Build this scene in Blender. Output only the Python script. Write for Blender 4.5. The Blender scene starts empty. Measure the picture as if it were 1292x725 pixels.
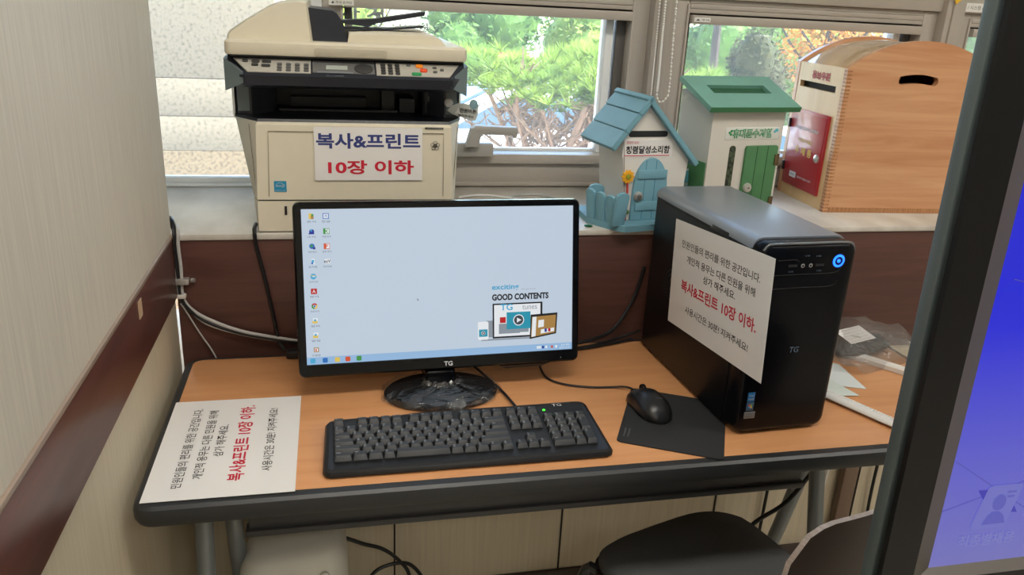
import bpy, bmesh, math, random
from mathutils import Matrix, Vector, noise

SC = bpy.context.scene
COL = SC.collection
PI = math.pi
random.seed(7)

# ------------------------------------------------------------------ camera
def make_camera():
    p, r, y = -0.3432, 0.0517, -0.2308
    cy, sy, cp, sp, cr, sr = math.cos(y), math.sin(y), math.cos(p), math.sin(p), math.cos(r), math.sin(r)
    f = Vector((-sy * cp, cy * cp, sp)); rt = Vector((cy, sy, 0)); up = rt.cross(f)
    rt2 = cr * rt + sr * up; up2 = -sr * rt + cr * up
    cd = bpy.data.cameras.new('camera'); co = bpy.data.objects.new('camera', cd); COL.objects.link(co)
    cd.sensor_fit = 'HORIZONTAL'; cd.sensor_width = 36.0; cd.lens = 36.0 * 1009.1 / 1292.0
    cd.clip_start = 0.02; cd.clip_end = 300
    m = Matrix((rt2, up2, -f)).transposed().to_4x4(); m.translation = Vector((0.298, -1.0145, 1.404))
    co.matrix_world = m
    SC.camera = co
make_camera()

# ------------------------------------------------------------------ world, sun, room lamps, exposure
SUN_ELEV, SUN_ENERGY = math.radians(52), 20.0
SKY_STRENGTH = 2.1
LAMP_W = 21.0
SC.view_settings.view_transform = 'Standard'
SC.view_settings.look = 'None'
SC.view_settings.gamma = 1.0
SC.view_settings.use_curve_mapping = False
SC.view_settings.exposure = 0.0
world = bpy.data.worlds.new('world'); SC.world = world; world.use_nodes = True
wn = world.node_tree; wn.nodes.clear()
sky = wn.nodes.new('ShaderNodeTexSky'); sky.sky_type = 'NISHITA'; sky.sun_disc = False
sky.sun_elevation = SUN_ELEV; sky.sun_rotation = math.radians(115); sky.altitude = 50; sky.dust_density = 1.5
bgn = wn.nodes.new('ShaderNodeBackground'); bgn.inputs['Strength'].default_value = SKY_STRENGTH
wo = wn.nodes.new('ShaderNodeOutputWorld')
wn.links.new(sky.outputs[0], bgn.inputs[0]); wn.links.new(bgn.outputs[0], wo.inputs[0])
sd = bpy.data.lights.new('sun', 'SUN'); sd.energy = SUN_ENERGY; sd.angle = 0.009; sd.color = (1.0, 0.95, 0.86)
so = bpy.data.objects.new('sun', sd); COL.objects.link(so)
so.rotation_euler = Vector((-0.63, 0.085, -0.77)).to_track_quat('-Z', 'Y').to_euler()
so.location = (8, -3, 10)

# ------------------------------------------------------------------ materials
def lin(c):
    return tuple((v / 12.92 if v <= 0.04045 else ((v + 0.055) / 1.055) ** 2.4) for v in [x / 255.0 for x in c])
MATS = {}
def mat(name, rgb, rough=0.5, metal=0.0, var=0.0, scale=20.0, stretch=(1, 1, 1), bump=0.0, bscale=None, spec=0.5,
        coat=0.0, emit=0.0, rgb2=None, detail=4.0, contrast=(0.3, 0.7), alpha=None, trans=0.0):
    if name in MATS: return MATS[name]
    m = bpy.data.materials.new(name); m.use_nodes = True; nt = m.node_tree
    b = nt.nodes['Principled BSDF']
    c = lin(rgb)
    b.inputs['Base Color'].default_value = (*c, 1); b.inputs['Roughness'].default_value = rough
    b.inputs['Metallic'].default_value = metal; b.inputs['Specular IOR Level'].default_value = spec
    b.inputs['Coat Weight'].default_value = coat; b.inputs['Coat Roughness'].default_value = 0.08
    b.inputs['Transmission Weight'].default_value = trans
    if emit:
        b.inputs['Emission Color'].default_value = (*c, 1); b.inputs['Emission Strength'].default_value = emit
    if var or bump or rgb2:
        tc = nt.nodes.new('ShaderNodeTexCoord'); mp = nt.nodes.new('ShaderNodeMapping')
        mp.inputs['Scale'].default_value = stretch
        nt.links.new(tc.outputs['Object'], mp.inputs['Vector'])
        nz = nt.nodes.new('ShaderNodeTexNoise'); nz.inputs['Scale'].default_value = scale; nz.inputs['Detail'].default_value = detail
        nt.links.new(mp.outputs[0], nz.inputs['Vector'])
        if var or rgb2:
            cr = nt.nodes.new('ShaderNodeValToRGB')
            cr.color_ramp.elements[0].position, cr.color_ramp.elements[1].position = contrast
            a = lin(rgb2) if rgb2 else tuple(v * (1 - var) for v in c)
            d = c if rgb2 else tuple(min(1, v * (1 + var)) for v in c)
            cr.color_ramp.elements[0].color = (*a, 1); cr.color_ramp.elements[1].color = (*d, 1)
            nt.links.new(nz.outputs['Fac'], cr.inputs[0]); nt.links.new(cr.outputs[0], b.inputs['Base Color'])
        if bump:
            bn = nt.nodes.new('ShaderNodeBump'); bn.inputs['Strength'].default_value = bump; bn.inputs['Distance'].default_value = 0.002
            src = nz
            if bscale:
                src = nt.nodes.new('ShaderNodeTexNoise'); src.inputs['Scale'].default_value = bscale; src.inputs['Detail'].default_value = 3
                nt.links.new(mp.outputs[0], src.inputs['Vector'])
            nt.links.new(src.outputs['Fac'], bn.inputs['Height']); nt.links.new(bn.outputs[0], b.inputs['Normal'])
    MATS[name] = m
    return m

def clear_mat(name, tint=(255, 255, 255), dust=0.0, gloss=0.08, rough=0.0, bump=0.0, bscale=40.0, dustcol=(235, 235, 230)):
    """thin clear sheet: mostly see-through, a mirror share and some pale dust"""
    m = bpy.data.materials.new(name); m.use_nodes = True; nt = m.node_tree; nt.nodes.clear()
    out = nt.nodes.new('ShaderNodeOutputMaterial')
    tr = nt.nodes.new('ShaderNodeBsdfTransparent'); tr.inputs[0].default_value = (*lin(tint), 1)
    gl = nt.nodes.new('ShaderNodeBsdfGlossy'); gl.inputs['Roughness'].default_value = rough
    mx = nt.nodes.new('ShaderNodeMixShader'); mx.inputs[0].default_value = gloss
    nt.links.new(tr.outputs[0], mx.inputs[1]); nt.links.new(gl.outputs[0], mx.inputs[2])
    last = mx
    if bump:
        tc = nt.nodes.new('ShaderNodeTexCoord')
        nz = nt.nodes.new('ShaderNodeTexNoise'); nz.inputs['Scale'].default_value = bscale; nz.inputs['Detail'].default_value = 5; nz.inputs['Distortion'].default_value = 1.5
        nt.links.new(tc.outputs['Object'], nz.inputs['Vector'])
        bn = nt.nodes.new('ShaderNodeBump'); bn.inputs['Strength'].default_value = bump; bn.inputs['Distance'].default_value = 0.01
        nt.links.new(nz.outputs['Fac'], bn.inputs['Height']); nt.links.new(bn.outputs[0], gl.inputs['Normal'])
    else:
        fr = nt.nodes.new('ShaderNodeFresnel'); fr.inputs[0].default_value = 1.5
        nt.links.new(fr.outputs[0], mx.inputs[0])
    if dust:
        df = nt.nodes.new('ShaderNodeBsdfDiffuse'); df.inputs[0].default_value = (*lin(dustcol), 1)
        tl = nt.nodes.new('ShaderNodeBsdfTranslucent'); tl.inputs[0].default_value = (*lin(dustcol), 1)
        m1 = nt.nodes.new('ShaderNodeMixShader'); m1.inputs[0].default_value = 0.6
        nt.links.new(df.outputs[0], m1.inputs[1]); nt.links.new(tl.outputs[0], m1.inputs[2])
        m2 = nt.nodes.new('ShaderNodeMixShader'); m2.inputs[0].default_value = dust
        nt.links.new(last.outputs[0], m2.inputs[1]); nt.links.new(m1.outputs[0], m2.inputs[2]); last = m2
    nt.links.new(last.outputs[0], out.inputs[0])
    MATS[name] = m
    return m

def wood_mat(name, rgb, rgb2, axis='X', scale=9.0, rough=0.4, stretch=14.0, spec=0.5, coat=0.0, dist=2.5):
    if name in MATS: return MATS[name]
    m = bpy.data.materials.new(name); m.use_nodes = True; nt = m.node_tree; b = nt.nodes['Principled BSDF']
    tc = nt.nodes.new('ShaderNodeTexCoord'); mp = nt.nodes.new('ShaderNodeMapping')
    s = {'X': (1, stretch, stretch), 'Y': (stretch, 1, stretch), 'Z': (stretch, stretch, 1)}[axis]
    mp.inputs['Scale'].default_value = s
    nz = nt.nodes.new('ShaderNodeTexNoise'); nz.inputs['Scale'].default_value = scale / 3; nz.inputs['Detail'].default_value = 6
    nz.inputs['Distortion'].default_value = dist * 0.2; nz.inputs['Roughness'].default_value = 0.6
    cr = nt.nodes.new('ShaderNodeValToRGB')
    cr.color_ramp.elements[0].position, cr.color_ramp.elements[1].position = 0.32, 0.62
    cr.color_ramp.elements[0].color = (*lin(rgb2), 1); cr.color_ramp.elements[1].color = (*lin(rgb), 1)
    nt.links.new(tc.outputs['Object'], mp.inputs[0]); nt.links.new(mp.outputs[0], nz.inputs['Vector'])
    nt.links.new(nz.outputs['Fac'], cr.inputs[0]); nt.links.new(cr.outputs[0], b.inputs['Base Color'])
    b.inputs['Roughness'].default_value = rough; b.inputs['Specular IOR Level'].default_value = spec
    b.inputs['Coat Weight'].default_value = coat; b.inputs['Coat Roughness'].default_value = 0.12
    MATS[name] = m
    return m

# ------------------------------------------------------------------ mesh helpers
def BM(): return bmesh.new()
def xf(bm, verts, M):
    if M is not None: bmesh.ops.transform(bm, matrix=M, verts=verts)
def box(bm, x0, x1, y0, y1, z0, z1, bevel=0.0, seg=2, M=None):
    vs = [bm.verts.new(c) for c in ((x0, y0, z0), (x1, y0, z0), (x1, y1, z0), (x0, y1, z0), (x0, y0, z1), (x1, y0, z1), (x1, y1, z1), (x0, y1, z1))]
    fs = [bm.faces.new([vs[i] for i in q]) for q in ((3, 2, 1, 0), (4, 5, 6, 7), (0, 1, 5, 4), (1, 2, 6, 5), (2, 3, 7, 6), (3, 0, 4, 7))]
    if bevel:
        es = list({e for f in fs for e in f.edges})
        r = bmesh.ops.bevel(bm, geom=es, offset=bevel, segments=seg, profile=0.5, affect='EDGES', clamp_overlap=True)
        vs = list({v for f in r['faces'] for v in f.verts} | {v for v in vs if v.is_valid})
        vs = [v for v in vs if v.is_valid]
    if M is not None:
        seen = set(vs); st = list(vs)
        while st:
            v = st.pop()
            for e in v.link_edges:
                w = e.other_vert(v)
                if w not in seen: seen.add(w); st.append(w)
        xf(bm, list(seen), M)
    return bm
def loft(bm, rings, cap0=True, cap1=True, closed=True, M=None):
    R = [[bm.verts.new(p) for p in r] for r in rings]
    n = len(R[0])
    for a, b in zip(R[:-1], R[1:]):
        for i in range(n if closed else n - 1):
            j = (i + 1) % n
            bm.faces.new((a[i], a[j], b[j], b[i]))
    if cap0: bm.faces.new(list(reversed(R[0])))
    if cap1: bm.faces.new(R[-1])
    if M is not None: xf(bm, [v for r in R for v in r], M)
    return bm
def prism(bm, poly, h0, h1, plane='XY', M=None):
    """poly extruded along the third axis"""
    def P(a, b, h):
        return {'XY': (a, b, h), 'XZ': (a, h, b), 'YZ': (h, a, b)}[plane]
    return loft(bm, [[P(a, b, h0) for a, b in poly], [P(a, b, h1) for a, b in poly]], M=M)
def rrect(x0, x1, y0, y1, r, n=5):
    pts = []
    for cx, cy, a0 in ((x1 - r, y0 + r, -PI / 2), (x1 - r, y1 - r, 0), (x0 + r, y1 - r, PI / 2), (x0 + r, y0 + r, PI)):
        for k in range(n + 1):
            a = a0 + k * PI / 2 / n; pts.append((cx + r * math.cos(a), cy + r * math.sin(a)))
    return pts
def circ(cx, cy, rx, ry=None, n=24, a0=0, a1=2 * PI):
    ry = rx if ry is None else ry
    full = abs(a1 - a0 - 2 * PI) < 1e-6
    return [(cx + rx * math.cos(a0 + (a1 - a0) * k / (n if full else n - 1)), cy + ry * math.sin(a0 + (a1 - a0) * k / (n if full else n - 1))) for k in range(n)]
def inset_poly(poly, d):
    c = (sum(p[0] for p in poly) / len(poly), sum(p[1] for p in poly) / len(poly))
    n = len(poly); out = []
    for i in range(n):
        p0, p1, p2 = Vector(poly[i - 1]), Vector(poly[i]), Vector(poly[(i + 1) % n])
        t = (p2 - p0); 
        if t.length < 1e-9: out.append(tuple(p1)); continue
        t.normalize(); nrm = Vector((-t.y, t.x))
        out.append(tuple(p1 + nrm * d))
    return out
def slab(bm, poly, z0, z1, r=0.002, plane='XY', M=None):
    """plate with eased upper edge; poly counter-clockwise"""
    def P(a, b, h): return {'XY': (a, b, h), 'XZ': (a, h, b), 'YZ': (h, a, b)}[plane]
    s = 1 if z1 > z0 else -1
    i1, i2 = inset_poly(poly, r * 0.3), inset_poly(poly, r)
    rings = [(poly, z0), (poly, z1 - s * r), (i1, z1 - s * r * 0.3), (i2, z1)]
    return loft(bm, [[P(a, b, h) for a, b in q] for q, h in rings], M=M)
def lathe(bm, prof, n=24, M=None):
    rings = []
    for r, z in prof:
        r = max(r, 1e-5)
        rings.append([(r * math.cos(2 * PI * k / n), r * math.sin(2 * PI * k / n), z) for k in range(n)])
    return loft(bm, rings, M=M)
def cr_spline(pts, n=8):
    P = [Vector(p) for p in pts]; P = [2 * P[0] - P[1]] + P + [2 * P[-1] - P[-2]]
    out = []
    for i in range(1, len(P) - 2):
        for k in range(n):
            t = k / n
            a, b, c, d = P[i - 1], P[i], P[i + 1], P[i + 2]
            out.append(0.5 * ((2 * b) + (c - a) * t + (2 * a - 5 * b + 4 * c - d) * t * t + (3 * b - a - 3 * c + d) * t ** 3))
    out.append(P[-2]); return out
def tube(bm, pts, r, sides=8, smooth=0, M=None):
    P = cr_spline(pts, smooth) if smooth else [Vector(p) for p in pts]
    n = len(P); rr = r if callable(r) else (lambda t: r)
    rings = []; up = None
    for i in range(n):
        t = (P[min(i + 1, n - 1)] - P[max(i - 1, 0)]).normalized()
        if up is None:
            up = t.orthogonal().normalized()
        up = (up - t * up.dot(t)); up = up.normalized() if up.length > 1e-6 else t.orthogonal().normalized()
        s = t.cross(up); R = rr(i / (n - 1))
        rings.append([tuple(P[i] + (up * math.cos(2 * PI * k / sides) + s * math.sin(2 * PI * k / sides)) * R) for k in range(sides)])
    return loft(bm, rings, M=M)
def F(o, x, y):
    """matrix whose local x, y run along x, y and z along their cross product"""
    x = Vector(x).normalized(); y = Vector(y); y = (y - x * y.dot(x)).normalized(); z = x.cross(y)
    m = Matrix((x, y, z)).transposed().to_4x4(); m.translation = Vector(o); return m
_tcache = {}
def text(bm, body, M, w=None, h=None, bold=0.0, depth=0.0, align='C', lift=0.0, shear=0.0):
    """lettering as flat polygons; w and h are its real extents"""
    key = (body, bold, shear)
    if key not in _tcache:
        cu = bpy.data.curves.new('tmp', 'FONT'); cu.body = body; cu.size = 1.0; cu.offset = bold; cu.resolution_u = 3; cu.shear = shear
        ob = bpy.data.objects.new('tmp', cu); COL.objects.link(ob)
        dg = bpy.context.evaluated_depsgraph_get(); dg.update()
        me = bpy.data.meshes.new_from_object(ob.evaluated_get(dg))
        vs = [tuple(v.co) for v in me.vertices]; fs = [tuple(p.vertices) for p in me.polygons]
        bpy.data.objects.remove(ob); bpy.data.curves.remove(cu); bpy.data.meshes.remove(me)
        _tcache[key] = (vs, fs)
    vs, fs = _tcache[key]
    if not vs: return bm
    x0, x1 = min(v[0] for v in vs), max(v[0] for v in vs); y0, y1 = min(v[1] for v in vs), max(v[1] for v in vs)
    sx = w / (x1 - x0) if w else None; sy = h / (y1 - y0) if h else None
    sx = sx or sy; sy = sy or sx
    ax = {'C': (x0 + x1) / 2, 'L': x0, 'R': x1}[align]; ay = (y0 + y1) / 2
    nv = [bm.verts.new(M @ Vector(((v[0] - ax) * sx, (v[1] - ay) * sy, lift))) for v in vs]
    for f in fs:
        try: bm.faces.new([nv[i] for i in f])
        except ValueError: pass
    return bm
def obj(name, bm, m, parent=None, sharp=35, smooth=True):
    me = bpy.data.meshes.new(name)
    bmesh.ops.recalc_face_normals(bm, faces=bm.faces[:]) if False else None
    bm.normal_update(); bm.to_mesh(me); bm.free()
    for p in me.polygons: p.use_smooth = smooth
    if smooth: me.set_sharp_from_angle(angle=math.radians(sharp))
    if m is not None: me.materials.append(m)
    o = bpy.data.objects.new(name, me); COL.objects.link(o)
    if parent is not None: o.parent = parent
    return o
def tag(o, label, cat, group=None):
    o['label'] = label; o['category'] = cat
    if group: o['group'] = group
    return o
def thing(name, label, cat, loc=(0, 0, 0), rz=0.0, group=None):
    o = bpy.data.objects.new(name, None); COL.objects.link(o); o.empty_display_size = 0.05
    o.location = loc; o.rotation_euler = (0, 0, rz)
    return tag(o, label, cat, group)
def struct(name, bm, m, parent=None, **k):
    o = obj(name, bm, m, parent, **k); o['kind'] = 'structure'; return o
def sub_empty(name, parent, loc=(0, 0, 0), rot=(0, 0, 0)):
    o = bpy.data.objects.new(name, None); COL.objects.link(o); o.parent = parent; o.location = loc; o.rotation_euler = rot; return o

# ------------------------------------------------------------------ shared materials
M_black = mat('black_plastic', (22, 23, 26), 0.38)
M_black_gloss = mat('black_gloss', (9, 10, 14), 0.2, spec=0.32)
M_white_paper = mat('white_paper', (226, 224, 222), 0.35, coat=0.15)
M_ink = mat('black_ink', (35, 33, 38), 0.6)
M_red_ink = mat('red_ink', (196, 24, 52), 0.6)
M_blue_ink = mat('blue_ink', (48, 58, 120), 0.6)
M_white_print = mat('white_print', (205, 208, 212), 0.6)
M_grey_print = mat('grey_print', (120, 124, 130), 0.6)
M_cord = mat('black_cord', (20, 20, 22), 0.45)
M_grey_cord = mat('grey_cord', (176, 174, 170), 0.5)
M_chrome = mat('chrome', (205, 205, 202), 0.32, metal=0.75)

ZS = 0.9624      # sill height
YS = 0.528       # front of sill
YW = 0.924       # inner face of window frames
ZT = 0.72        # table top

# ================================================================== SETTING
M_wall = mat('wall_paper', (199, 190, 174), 0.75, var=0.08, scale=6.0, stretch=(30, 30, 1.2), bump=0.08, detail=6)
M_wall_low = mat('wall_panel', (198, 186, 162), 0.6, var=0.07, scale=5.0, stretch=(40, 40, 1.0), detail=6)
M_rail = wood_mat('rail_wood', (98, 54, 45), (80, 43, 36), 'Y', scale=14, rough=0.35, stretch=10)
M_apron = wood_mat('apron_wood', (92, 60, 52), (76, 48, 42), 'X', scale=12, rough=0.4, stretch=12)
M_floor = mat('floor_tile', (182, 174, 160), 0.35, var=0.08, scale=9)
M_ceil = mat('ceiling_paint', (225, 222, 215), 0.9, var=0.02, scale=12)
M_sill = mat('sill_stone', (208, 203, 194), 0.3, rgb2=(184, 178, 168), scale=7, stretch=(2, 1, 1), bump=0.25, bscale=26, contrast=(0.35, 0.65))
M_alu = mat('window_frame_paint', (170, 162, 152), 0.4, var=0.02, scale=15)
M_alu_shade = mat('window_gasket', (92, 88, 84), 0.5, var=0.03, scale=15)  # shade of the jamb depth put into a darker frame colour
M_alu_white_lit = mat('window_white_bead', (226, 228, 228), 0.4, var=0.02, scale=15)  # daylit stiles and left frame painted brighter; also plain white on lamp frames
M_glass = clear_mat('window_glass', (244, 248, 246), dust=0.06)

RX, RY0, RZ = 4.6, -4.2, 2.7
bm = BM(); box(bm, -0.15, RX + 0.15, RY0 - 0.15, YW + 0.08, -0.08, 0.0); struct('floor', bm, M_floor)
bm = BM(); box(bm, -0.75, RX + 0.15, RY0 - 0.15, YW + 0.08, RZ, RZ + 0.1); struct('ceiling', bm, M_ceil)
# left wall with its brown rail: the upper panel stands a little proud of the lower one
bm = BM(); box(bm, -0.15, 0.0, RY0, YS, ZS, RZ)
struct('wall_left', bm, M_wall)
bm = BM(); box(bm, -0.15, -0.004, RY0, YS, 0.0, 0.8404); struct('wall_left_lower', bm, M_wall_low)
bm = BM(); box(bm, -0.15, 0.003, RY0, YS - 0.001, 0.8404, ZS, bevel=0.002); struct('trim_1', bm, M_rail)
bm = BM(); box(bm, -0.002, 0.0045, RY0, YS - 0.001, ZS - 0.006, ZS + 0.001, bevel=0.001); struct('trim_2', bm, mat('rail_cap', (150, 130, 112), 0.4))
bm = BM(); box(bm, -0.75, -0.6, YS, YW + 0.08, 0, RZ); struct('wall_niche', bm, M_wall)
bm = BM(); box(bm, -0.75, -0.15, YS - 0.08, YS, 0, RZ); struct('wall_niche_return', bm, M_wall)
bm = BM(); box(bm, RX, RX + 0.15, RY0, YW + 0.08, 0, RZ); struct('wall_right', bm, M_wall)
# back wall
bm = BM(); box(bm, -0.15, RX + 0.15, RY0 - 0.15, RY0, 0, RZ)
struct('wall_back', bm, M_wall)
# window wall below the sill: brown apron and panelled lower wall
bm = BM(); box(bm, -0.15, RX, YS + 0.004, YW, 0.0, 0.66); struct('wall_window', bm, M_wall_low)
bm = BM()
for k in range(12):
    x = 0.017 + 0.398 * k
    box(bm, x - 0.002, x + 0.002, YS + 0.0015, YS + 0.006, 0.10, 0.66)
struct('trim_3', bm, mat('seam_dark', (40, 34, 30), 0.8))
bm = BM(); box(bm, 0.0, RX, YS, YS + 0.03, 0.66, ZS - 0.012, bevel=0.001); struct('trim_4', bm, M_apron)
bm = BM(); box(bm, -0.6, RX, YS - 0.004, YW + 0.03, ZS - 0.012, ZS, bevel=0.002)
struct('window_sill', bm, M_sill)
bm = BM(); box(bm, 0.0, RX, YS - 0.008, YS + 0.003, 0.0, 0.10, bevel=0.002); struct('baseboard_window', bm, mat('baseboard_vinyl', (62, 50, 44), 0.5))
bm = BM(); box(bm, -0.003, 0.008, RY0, YS - 0.01, 0.0, 0.10, bevel=0.002); struct('baseboard_left', bm, MATS['baseboard_vinyl'])

# ---- window wall: header, mullions and four lights
bm = BM(); box(bm, -0.6, RX, YW - 0.012, YW + 0.08, 1.432, 1.56, bevel=0.004)
box(bm, -0.6, RX, YW + 0.0, YW + 0.08, 2.5, RZ)
struct('trim_5', bm, M_alu)
bm = BM()
for a, b in ((1.062, 1.118), (1.868, 1.925), (2.72, 2.78), (3.6, 3.66), (-0.6, -0.55)):
    box(bm, a, b, YW - 0.03, YW + 0.08, ZS, 2.5, bevel=0.004)
    box(bm, a + 0.015, b - 0.015, YW - 0.036, YW - 0.02, ZS, 2.5, bevel=0.003)
struct('trim_6', bm, M_alu)
def bars(bm, x0, x1, z0, z1, wl, wr, wb, wt, y0, y1, bev=0.002):
    box(bm, x0, x0 + wl, y0, y1, z0, z1, bevel=bev); box(bm, x1 - wr, x1, y0, y1, z0, z1, bevel=bev)
    box(bm, x0 + wl, x1 - wr, y0, y1, z0, z0 + wb, bevel=bev); box(bm, x0 + wl, x1 - wr, y0, y1, z1 - wt, z1, bevel=bev)
def window(n, x0, x1, sash=True):
    e = bpy.data.objects.new('window_%d' % n, None); COL.objects.link(e); e['kind'] = 'structure'
    if not sash:
        bm = BM(); bars(bm, x0, x1, ZS, 2.5, 0.03, 0.06, 0.006, 0.03, YW, YW + 0.06); struct('window_frame', bm, M_alu_white_lit, e)
        bm = BM(); bars(bm, x0 + 0.03, x1 - 0.06, ZS + 0.006, 2.47, 0.012, 0.012, 0.012, 0.012, YW + 0.02, YW + 0.05); struct('window_sash', bm, M_alu_white_lit, e)
        bm = BM(); box(bm, x0 + 0.035, x1 - 0.065, YW + 0.034, YW + 0.038, ZS + 0.012, 2.46); struct('window_pane', bm, M_glass, e)
        return e
    bm = BM()
    bars(bm, x0, x1, ZS, 1.432, 0.045, 0.042, 0.062, 0.012, YW + 0.0, YW + 0.075)
    bars(bm, x0 + 0.04, x1 - 0.038, ZS + 0.004, 1.420, 0.006, 0.008, 0.010, 0.012, YW - 0.006, YW + 0.07)
    box(bm, x0 + 0.045, x1 - 0.042, YW - 0.004, YW + 0.05, 1.398, 1.408, bevel=0.001)
    struct('window_frame', bm, M_alu, e)
    bm = BM(); bars(bm, x0 + 0.05, x1 - 0.046, 1.018, 1.400, 0.016, 0.024, 0.016, 0.01, YW + 0.03, YW + 0.07); struct('window_gasket', bm, M_alu_shade, e)  # dark bars stand in for the shade in the jamb recess
    s = sub_empty('window_sash', e)
    bm = BM()
    box(bm, x0 + 0.05, x1 - 0.048, YW - 0.016, YW + 0.045, 1.373, 1.394, bevel=0.002)
    box(bm, x0 + 0.05, x1 - 0.048, YW - 0.012, YW + 0.05, 1.024, 1.047, bevel=0.002)
    box(bm, x0 + 0.05, x0 + 0.068, YW + 0.035, YW + 0.075, 1.04, 1.38, bevel=0.002)
    struct('sash_rail', bm, M_alu, s)
    bm = BM(); box(bm, x1 - 0.098, x1 - 0.078, YW + 0.030, YW + 0.075, 1.047, 1.373, bevel=0.002)
    box(bm, x0 + 0.05, x1 - 0.078, YW + 0.052, YW + 0.07, 1.045, 1.052, bevel=0.001)
    struct('glazing_bead', bm, M_alu_white_lit, s)  # brighter colour carries the daylight on the right stile
    bm = BM(); box(bm, x0 + 0.06, x1 - 0.085, YW + 0.056, YW + 0.06, 1.045, 1.375); struct('window_pane', bm, M_glass, s)
    # fixed light above the header
    bm = BM(); box(bm, x0, x1, YW + 0.05, YW + 0.054, 1.56, 2.5); struct('upper_pane', bm, M_glass, e)
    return e
window(1, -0.55, 0.285, False)
w2 = window(2, 0.285, 1.062)
w3 = window(3, 1.118, 1.868)
window(4, 1.925, 2.72)
window(5, 2.78, 3.6)
window(6, 3.66, 4.6)
# lever handle on the tilting sash
hb = BM(); box(hb, 0.565, 0.682, YW - 0.034, YW - 0.008, 1.044, 1.077, bevel=0.004)
hd = struct('window_handle', hb, mat('handle_paint', (158, 154, 148), 0.4), w2)
hb = BM(); slab(hb, [(0.611, 1.07), (0.642, 1.07), (0.647, 1.094), (0.653, 1.101), (0.724, 1.099), (0.728, 1.094), (0.735, 1.095), (0.738, 1.106), (0.736, 1.118), (0.634, 1.121), (0.624, 1.114)], YW - 0.024, YW - 0.05, 0.003, 'XZ')
struct('lever', hb, MATS['handle_paint'], hd)
# small printed stickers on the frames
def frame_sticker(x0, x1, z0, z1, y, txt, par):
    b = BM(); box(b, x0, x1, y - 0.0012, y, z0, z1); s = struct('frame_sticker', b, mat('sticker_white', (222, 220, 214), 0.4), par)
    b = BM(); text(b, txt, F(((x0 + x1) / 2, y - 0.0016, (z0 + z1) / 2), (1, 0, 0), (0, 0, 1)), w=(x1 - x0) * 0.8, h=(z1 - z0) * 0.45)
    struct('sticker_lettering', b, M_ink, s)
frame_sticker(0.30, 0.355, 1.377, 1.389, YW - 0.017, '▲ 주의 손끼임', w2)
frame_sticker(1.172, 1.215, 1.378, 1.389, YW - 0.017, '▲ 주의', w3)
frame_sticker(1.935, 1.995, 1.436, 1.458, YW - 0.0125, '/ 시스템 /', w3)
bm = BM(); prism(bm, [(1.873, 1.485), (1.892, 1.485), (1.896, 1.462), (1.884, 1.452), (1.876, 1.466)], YW - 0.037, YW - 0.0385, 'XZ')
tag(obj('paper_tag', bm, mat('yellow_tag', (226, 178, 40), 0.6)), 'small yellow paper tag stuck on the window mullion at the top right', 'tag')

# white vinyl lettering on the glass behind the scanner lid
bm = BM(); yg = YW + 0.055
text(bm, '1221', F((0.517, yg, 1.335), (1, 0, 0), (0, 0, 1)), w=0.026, h=0.010, bold=0.02)
text(bm, '가 거', F((0.375, yg, 1.362), (1, 0, 0), (0, 0, 1)), w=0.10, h=0.030, bold=0.03)
text(bm, '나눔', F((0.47, yg, 1.337), (1, 0, 0), (0, 0, 1)), w=0.05, h=0.008, bold=0.02)
tag(obj('window_lettering', bm, mat('vinyl_white', (240, 243, 246), 0.5)), 'white vinyl letters and digits stuck on the window glass above the document tray', 'lettering')

# ---- ceiling lights of the room (above and behind the photographer)
M_lamp = mat('lamp_diffuser', (255, 250, 238), 0.5, emit=2.2)
def ceiling_light(x, y):
    t = thing('ceiling_light', 'white recessed ceiling light panel', 'ceiling light', (x, y, RZ - 0.03), group='ceiling light panels')
    b = BM(); box(b, -0.62, 0.62, -0.17, -0.15, -0.02, 0.03); box(b, -0.62, 0.62, 0.15, 0.17, -0.02, 0.03); box(b, -0.62, -0.6, -0.15, 0.15, -0.02, 0.03); box(b, 0.6, 0.62, -0.15, 0.15, -0.02, 0.03)
    obj('frame', b, M_alu_white_lit, t)
    b = BM(); box(b, -0.6, 0.6, -0.15, 0.15, 0.0, 0.03); obj('diffuser', b, M_lamp, t)
    ld = bpy.data.lights.new('panel_lamp', 'AREA'); ld.shape = 'RECTANGLE'; ld.size = 1.18; ld.size_y = 0.28; ld.energy = LAMP_W; ld.color = (1.0, 0.95, 0.87)
    lo = bpy.data.objects.new('panel_lamp', ld); COL.objects.link(lo); lo.parent = t; lo.location = (0, 0, -0.012)
for x, y in ((0.55, -0.7), (2.5, -0.7), (0.55, -2.7), (2.5, -2.7)): ceiling_light(x, y)

# ================================================================== OUTSIDE
M_conc = mat('outside_paving', (205, 200, 190), 0.9, var=0.05, scale=3)
GZ = -1.0
bm = BM(); box(bm, -25, 45, 1.0, 60, GZ - 0.2, GZ); struct('ground_outside', bm, M_conc)
M_stone = mat('granite', (134, 121, 103), 0.85, rgb2=(100, 88, 72), scale=70, detail=3, contrast=(0.32, 0.5))
M_stone2 = mat('granite_brown', (124, 106, 82), 0.85, rgb2=(82, 66, 48), scale=70, detail=3, contrast=(0.34, 0.54))
e = bpy.data.objects.new('stone_pillar', None); COL.objects.link(e); e['kind'] = 'structure'
for z0, z1, mm in ((GZ, 0.664, M_stone2), (0.665, 0.824, M_stone), (0.827, 0.997, M_stone), (1.0, 1.9, M_stone), (1.903, 3.2, M_stone)):
    bm = BM(); box(bm, -2.4, 0.06, 3.0, 3.8, z0, z1, bevel=0.0015); struct('stone_block', bm, mm, e)

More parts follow.
